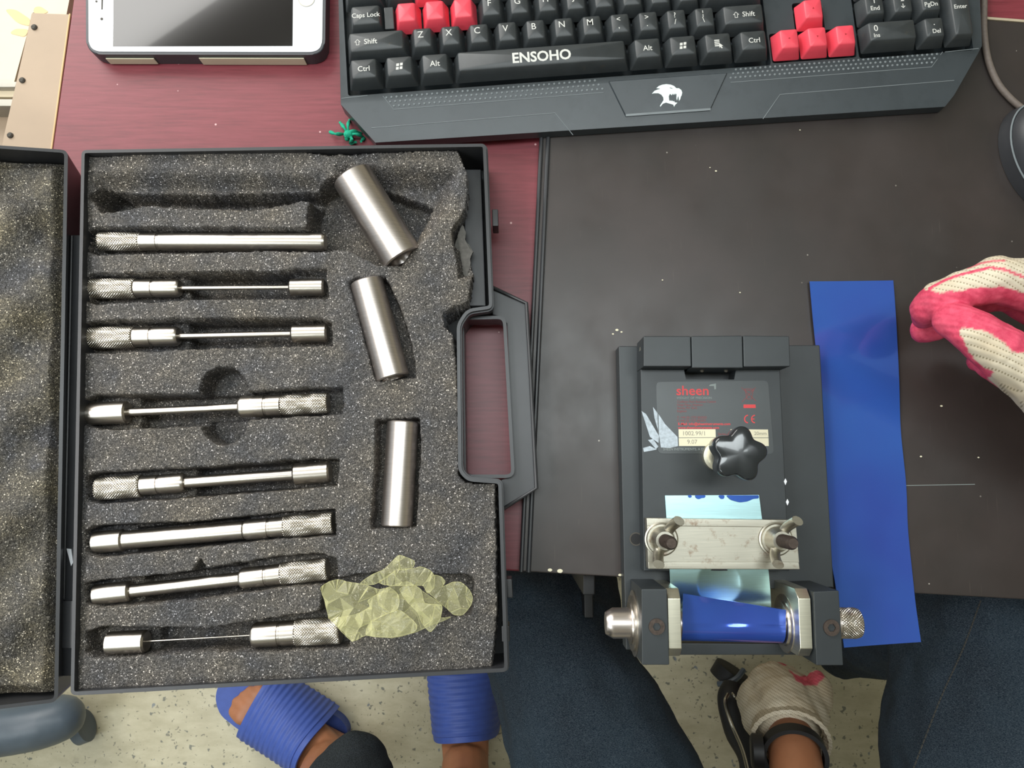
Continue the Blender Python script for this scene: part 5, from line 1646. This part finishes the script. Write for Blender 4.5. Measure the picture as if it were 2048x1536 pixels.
def pdist(U_, V_, line):
    d = np.full(U_.shape, 1e9)
    for (ax, ay), (bx_, by_) in zip(line[:-1], line[1:]):
        ex_, ey_ = bx_ - ax, by_ - ay; t = np.clip(((U_ - ax) * ex_ + (V_ - ay) * ey_) / (ex_ * ex_ + ey_ * ey_), 0, 1)
        d = np.minimum(d, np.hypot(U_ - ax - t * ex_, V_ - ay - t * ey_))
    return d


def dipfn(co):
    u, v = proj(co[:, 0], co[:, 1], co[:, 2])
    d = sdist(u, v, pink_px) + vnoise(u, v, 9, 21) * 5 + vnoise(u, v, 2.5, 22) * 3
    under = sstep(0.050, 0.046, co[:, 2])
    a = sstep(-1, 1.2, d)
    n_ = vnoise(u, v, 5, 23)
    # two painted cuff-side stripes along the index finger
    st1 = np.maximum(sstep(3.2, 2.0, pdist(u, v, stripes[0])), sstep(2.6, 1.4, pdist(u, v, stripes[1])) * 0.8)
    return np.maximum(np.maximum(a, under * 0.9), st1 * (co[:, 2] > 0.075))


mark(me, dipfn)
gR = soft_obj('glove', me, M_GLOVE, pb, 'right-hand knit glove, pink rubber fingertips pinched together')

# left glove: hanging between the knees, cuff towards the viewer
bm = bm_new()
hz_ = -0.40
chain(bm, [Q(1572, 1448, -0.345), Q(1560, 1418, -0.375), Q(1548, 1385, -0.405)], [0.036, 0.038, 0.034])
chain(bm, [Q(1530, 1440, -0.360), Q(1520, 1400, -0.395)], [0.026, 0.026]); chain(bm, [Q(1610, 1442, -0.36), Q(1606, 1404, -0.39)], [0.026, 0.024])
for pts, rr_ in (([(1518, 1400, -0.39), (1530, 1362, -0.42), (1546, 1342, -0.45), (1566, 1346, -0.49)], 0.0125), ([(1545, 1388, -0.39), (1562, 1352, -0.42), (1580, 1352, -0.46), (1585, 1362, -0.50)], 0.0125),
                 ([(1575, 1392, -0.39), (1590, 1366, -0.42), (1600, 1366, -0.46), (1600, 1372, -0.50)], 0.0118), ([(1600, 1400, -0.39), (1612, 1380, -0.42), (1618, 1378, -0.455), (1612, 1385, -0.485)], 0.0105),
                 ([(1625, 1430, -0.37), (1640, 1400, -0.385), (1640, 1372, -0.40), (1632, 1358, -0.415)], 0.0135)):
    chain(bm, [Q(*p) for p in pts], [rr_ * 1.1, rr_ * 1.05, rr_, rr_ * 0.85])
me = remesh(bm, 0.0022, 8); wrinkle(me, 0.002, 0.02, 15)


def dip2(co):
    u, v = proj(co[:, 0], co[:, 1], co[:, 2]); d = sdist(u, v, [(1578, 1340), (1600, 1352), (1640, 1338), (1650, 1352), (1634, 1372), (1612, 1372), (1590, 1360)]) + vnoise(u, v, 6, 25) * 5
    return np.maximum(sstep(-1, 2, d) * 0.9, sstep(-0.45, -0.48, co[:, 2]))


mark(me, dip2); gL = soft_obj('glove', me, M_GLOVE, pb, 'lowered left-hand knit glove with ribbed cuff')
# ribbed cuff and watch
fd = (wrL - P(1572, 1440, -0.36)).normalized()
_, fu, fv = frame(fd)
cb = P(1576, 1462, -0.335)
bm = bm_new(); NC = 60; rows = []
for (t2, r_) in ((-0.012, 0.037), (0.0, 0.037), (0.014, 0.038), (0.022, 0.040), (0.024, 0.036), (0.012, 0.033)):
    rows.append([bm.verts.new(cb + fd * t2 + (fu * math.cos(2 * PI * k_ / NC) + fv * math.sin(2 * PI * k_ / NC) * 0.82) * (r_ + 0.0008 * (k_ % 2))) for k_ in range(NC)])
for i in range(len(rows) - 1):
    for k_ in range(NC): bm.faces.new((rows[i][k_], rows[i][(k_ + 1) % NC], rows[i + 1][(k_ + 1) % NC], rows[i + 1][k_]))
me = bpy.data.meshes.new('c'); bm.to_mesh(me); bm.free(); mark(me, lambda co: np.zeros(len(co))); obj('ribbed_cuff', me, M_GLOVE, gL, sm=50)
wc = cb + fd * 0.040; bm = bm_new(); rows = []
for (t2, r_) in ((0, 0.0275), (0, 0.0315), (0.016, 0.0318), (0.016, 0.0275)):
    rows.append([bm.verts.new(wc + fd * t2 + (fu * math.cos(2 * PI * k_ / NC) + fv * math.sin(2 * PI * k_ / NC) * 0.9) * r_) for k_ in range(NC)])
rows.append(rows[0])
for i in range(4):
    for k_ in range(NC): bm.faces.new((rows[i][k_], rows[i][(k_ + 1) % NC], rows[i + 1][(k_ + 1) % NC], rows[i + 1][k_]))
wt = obj('wristwatch', bm, M_BLACKR, pb, 'black strap watch on the left wrist')
bm = bm_new(); c_ = wc + fd * 0.008 - fu * 0.034; lathe(bm, c_ + fu * 0.004, c_ - fu * 0.008, [(0, 0.017), (0.010, 0.017), (0.012, 0.014)], 28); obj('watch_case', bm, M_BLACKR, wt)

# standing person A, sandals
pa = thing('person', 'standing person in black trousers and blue open-toe sandals below the case', 'person', tuple(P(760, 1560, FZ)))
aL = P(652, 1532, FZ + 0.105); aR = P(930, 1535, FZ + 0.105)
kL = Vector((-0.27, -0.56, -0.24)); kR = Vector((-0.04, -0.56, -0.24)); hL = Vector((-0.24, -0.60, 0.16)); hR = Vector((-0.07, -0.60, 0.16))
toeL = P(486, 1392, FZ + 0.035); toeR = P(922, 1285, FZ + 0.035)
bm = bm_new()
for an, kn_, hp, toe in ((aL, kL, hL, toeL), (aR, kR, hR, toeR)):
    g_ = Vector((toe.x - an.x, toe.y - an.y, 0)); gl = g_.normalized(); sdv = Vector((gl.y, -gl.x, 0))
    heel = an - gl * 0.012; heel.z = FZ + 0.050
    chain(bm, [hp, kn_, kn_.lerp(an, 0.4), an], [0.062, 0.042, 0.042, 0.033])
    chain(bm, [an, heel], [0.034, 0.030]); ins = an.lerp(toe, 0.42); ins.z = FZ + 0.066
    bal = an.lerp(toe, 0.78); bal.z = FZ + 0.044
    for s_ in (-0.6, 0.6): chain(bm, [an + sdv * 0.008 * s_ - Vector((0, 0, 0.02)), ins + sdv * 0.024 * s_ - Vector((0, 0, 0.01)), bal + sdv * 0.024 * s_], [0.028, 0.024, 0.013])
    chain(bm, [heel, bal - Vector((0, 0, 0.006))], [0.028, 0.022])
    for i_, off in enumerate((-0.032, -0.014, 0.003, 0.018, 0.031)):
        s2 = (off if an is aL else -off) * 0.72
        ln_ = 0.040 - 0.005 * abs(i_ - 1) - (0.006 if i_ == 4 else 0)
        chain(bm, [bal + sdv * s2 * 0.9, bal + sdv * s2 + gl * ln_ * 0.6 + Vector((0, 0, 0.002)), bal + sdv * s2 + gl * ln_ - Vector((0, 0, 0.006))], [0.010, 0.0085 if i_ else 0.0115, 0.0078 if i_ else 0.0105])
chain(bm, [hL, hR], [0.075, 0.075]); chain(bm, [hL.lerp(hR, 0.5), hL.lerp(hR, 0.5) + Vector((0, 0, 0.10))], [0.095, 0.095])
soft_obj('body', remesh(bm, 0.0030, 4), M_SKIN, pa)
bm = bm_new()
for an, kn_, hp in ((aL, kL, hL), (aR, kR, hR)):
    c0 = an.lerp(kn_, 0.20); 
    if an is aL: c0 = P(703, 1556, FZ + 0.17)
    chain(bm, [c0, c0.lerp(kn_, 0.5) if an is aR else c0.lerp(kn_, 0.5) + Vector((0, -0.01, 0)), kn_, hp], [0.054, 0.058, 0.062, 0.092])
chain(bm, [hL, hR], [0.10, 0.10]); chain(bm, [hL.lerp(hR, 0.5), hL.lerp(hR, 0.5) + Vector((0, 0, 0.06))], [0.122, 0.12])
me = remesh(bm, 0.005, 6); wrinkle(me, 0.010, 0.06, 19); soft_obj('trousers', me, M_TROUS, pa, 'rolled black trousers')
# sandals: sole and ribbed strap
for an, toe, lab_ in ((aL, toeL, 'blue ribbed open-toe sandal'), (aR, toeR, 'blue sandal in shade')):
    g_ = Vector((toe.x - an.x, toe.y - an.y, 0)); gl = g_.normalized(); sdv = Vector((gl.y, -gl.x, 0)); LL = g_.length
    a0_ = Vector((an.x, an.y, FZ))
    prof_ = [(-0.005, 0.018), (0.0, 0.028), (0.015, 0.036), (0.05, 0.038), (0.10, 0.046), (LL - 0.02, 0.050), (LL + 0.02, 0.044), (LL + 0.038, 0.026), (LL + 0.043, 0.008)]
    out_ = [a0_ + gl * t2 + sdv * w2 for t2, w2 in prof_] + [a0_ + gl * t2 - sdv * w2 for t2, w2 in prof_[::-1]]
    bm = bm_new(); prism(bm, rounded([p.to_2d() for p in out_], 0.01, 3), FZ + 0.0005, FZ + 0.026, 0.003, 2); sd_ = obj('sandal', bm, M_BLUEP, pa, lab_)
    bm = bm_new(); rows = []; NR = 84; NA = 26
    t0_, t1_ = LL * 0.24, LL * 0.86
    for i in range(NR + 1):
        f_ = i / NR; t2 = t0_ + (t1_ - t0_) * f_
        hgt = 0.118 - 0.046 * f_; wid = 0.050 + 0.006 * f_
        rb = 0.0016 * (0.5 + 0.5 * math.cos(i * 2 * PI / 7)) if 6 < i < NR - 4 else 0
        rows.append([bm.verts.new(a0_ + gl * (t2 - 0.012 * math.cos(PI * k_ / NA) ** 2 * (1 - f_)) + sdv * (math.cos(PI * k_ / NA) * (wid + rb)) + Vector((0, 0, 0.020 + max(0.0, math.sin(PI * k_ / NA)) ** 0.75 * (hgt - 0.020 + rb)))) for k_ in range(NA + 1)])
    for i in range(NR):
        for k_ in range(NA): bm.faces.new((rows[i][k_], rows[i][k_ + 1], rows[i + 1][k_ + 1], rows[i + 1][k_]))
    solidify(bm, geom=bm.faces[:], thickness=0.003)
    obj('strap', bm, M_BLUEP, sd_, sm=60)
print('objects', len(bpy.data.objects))
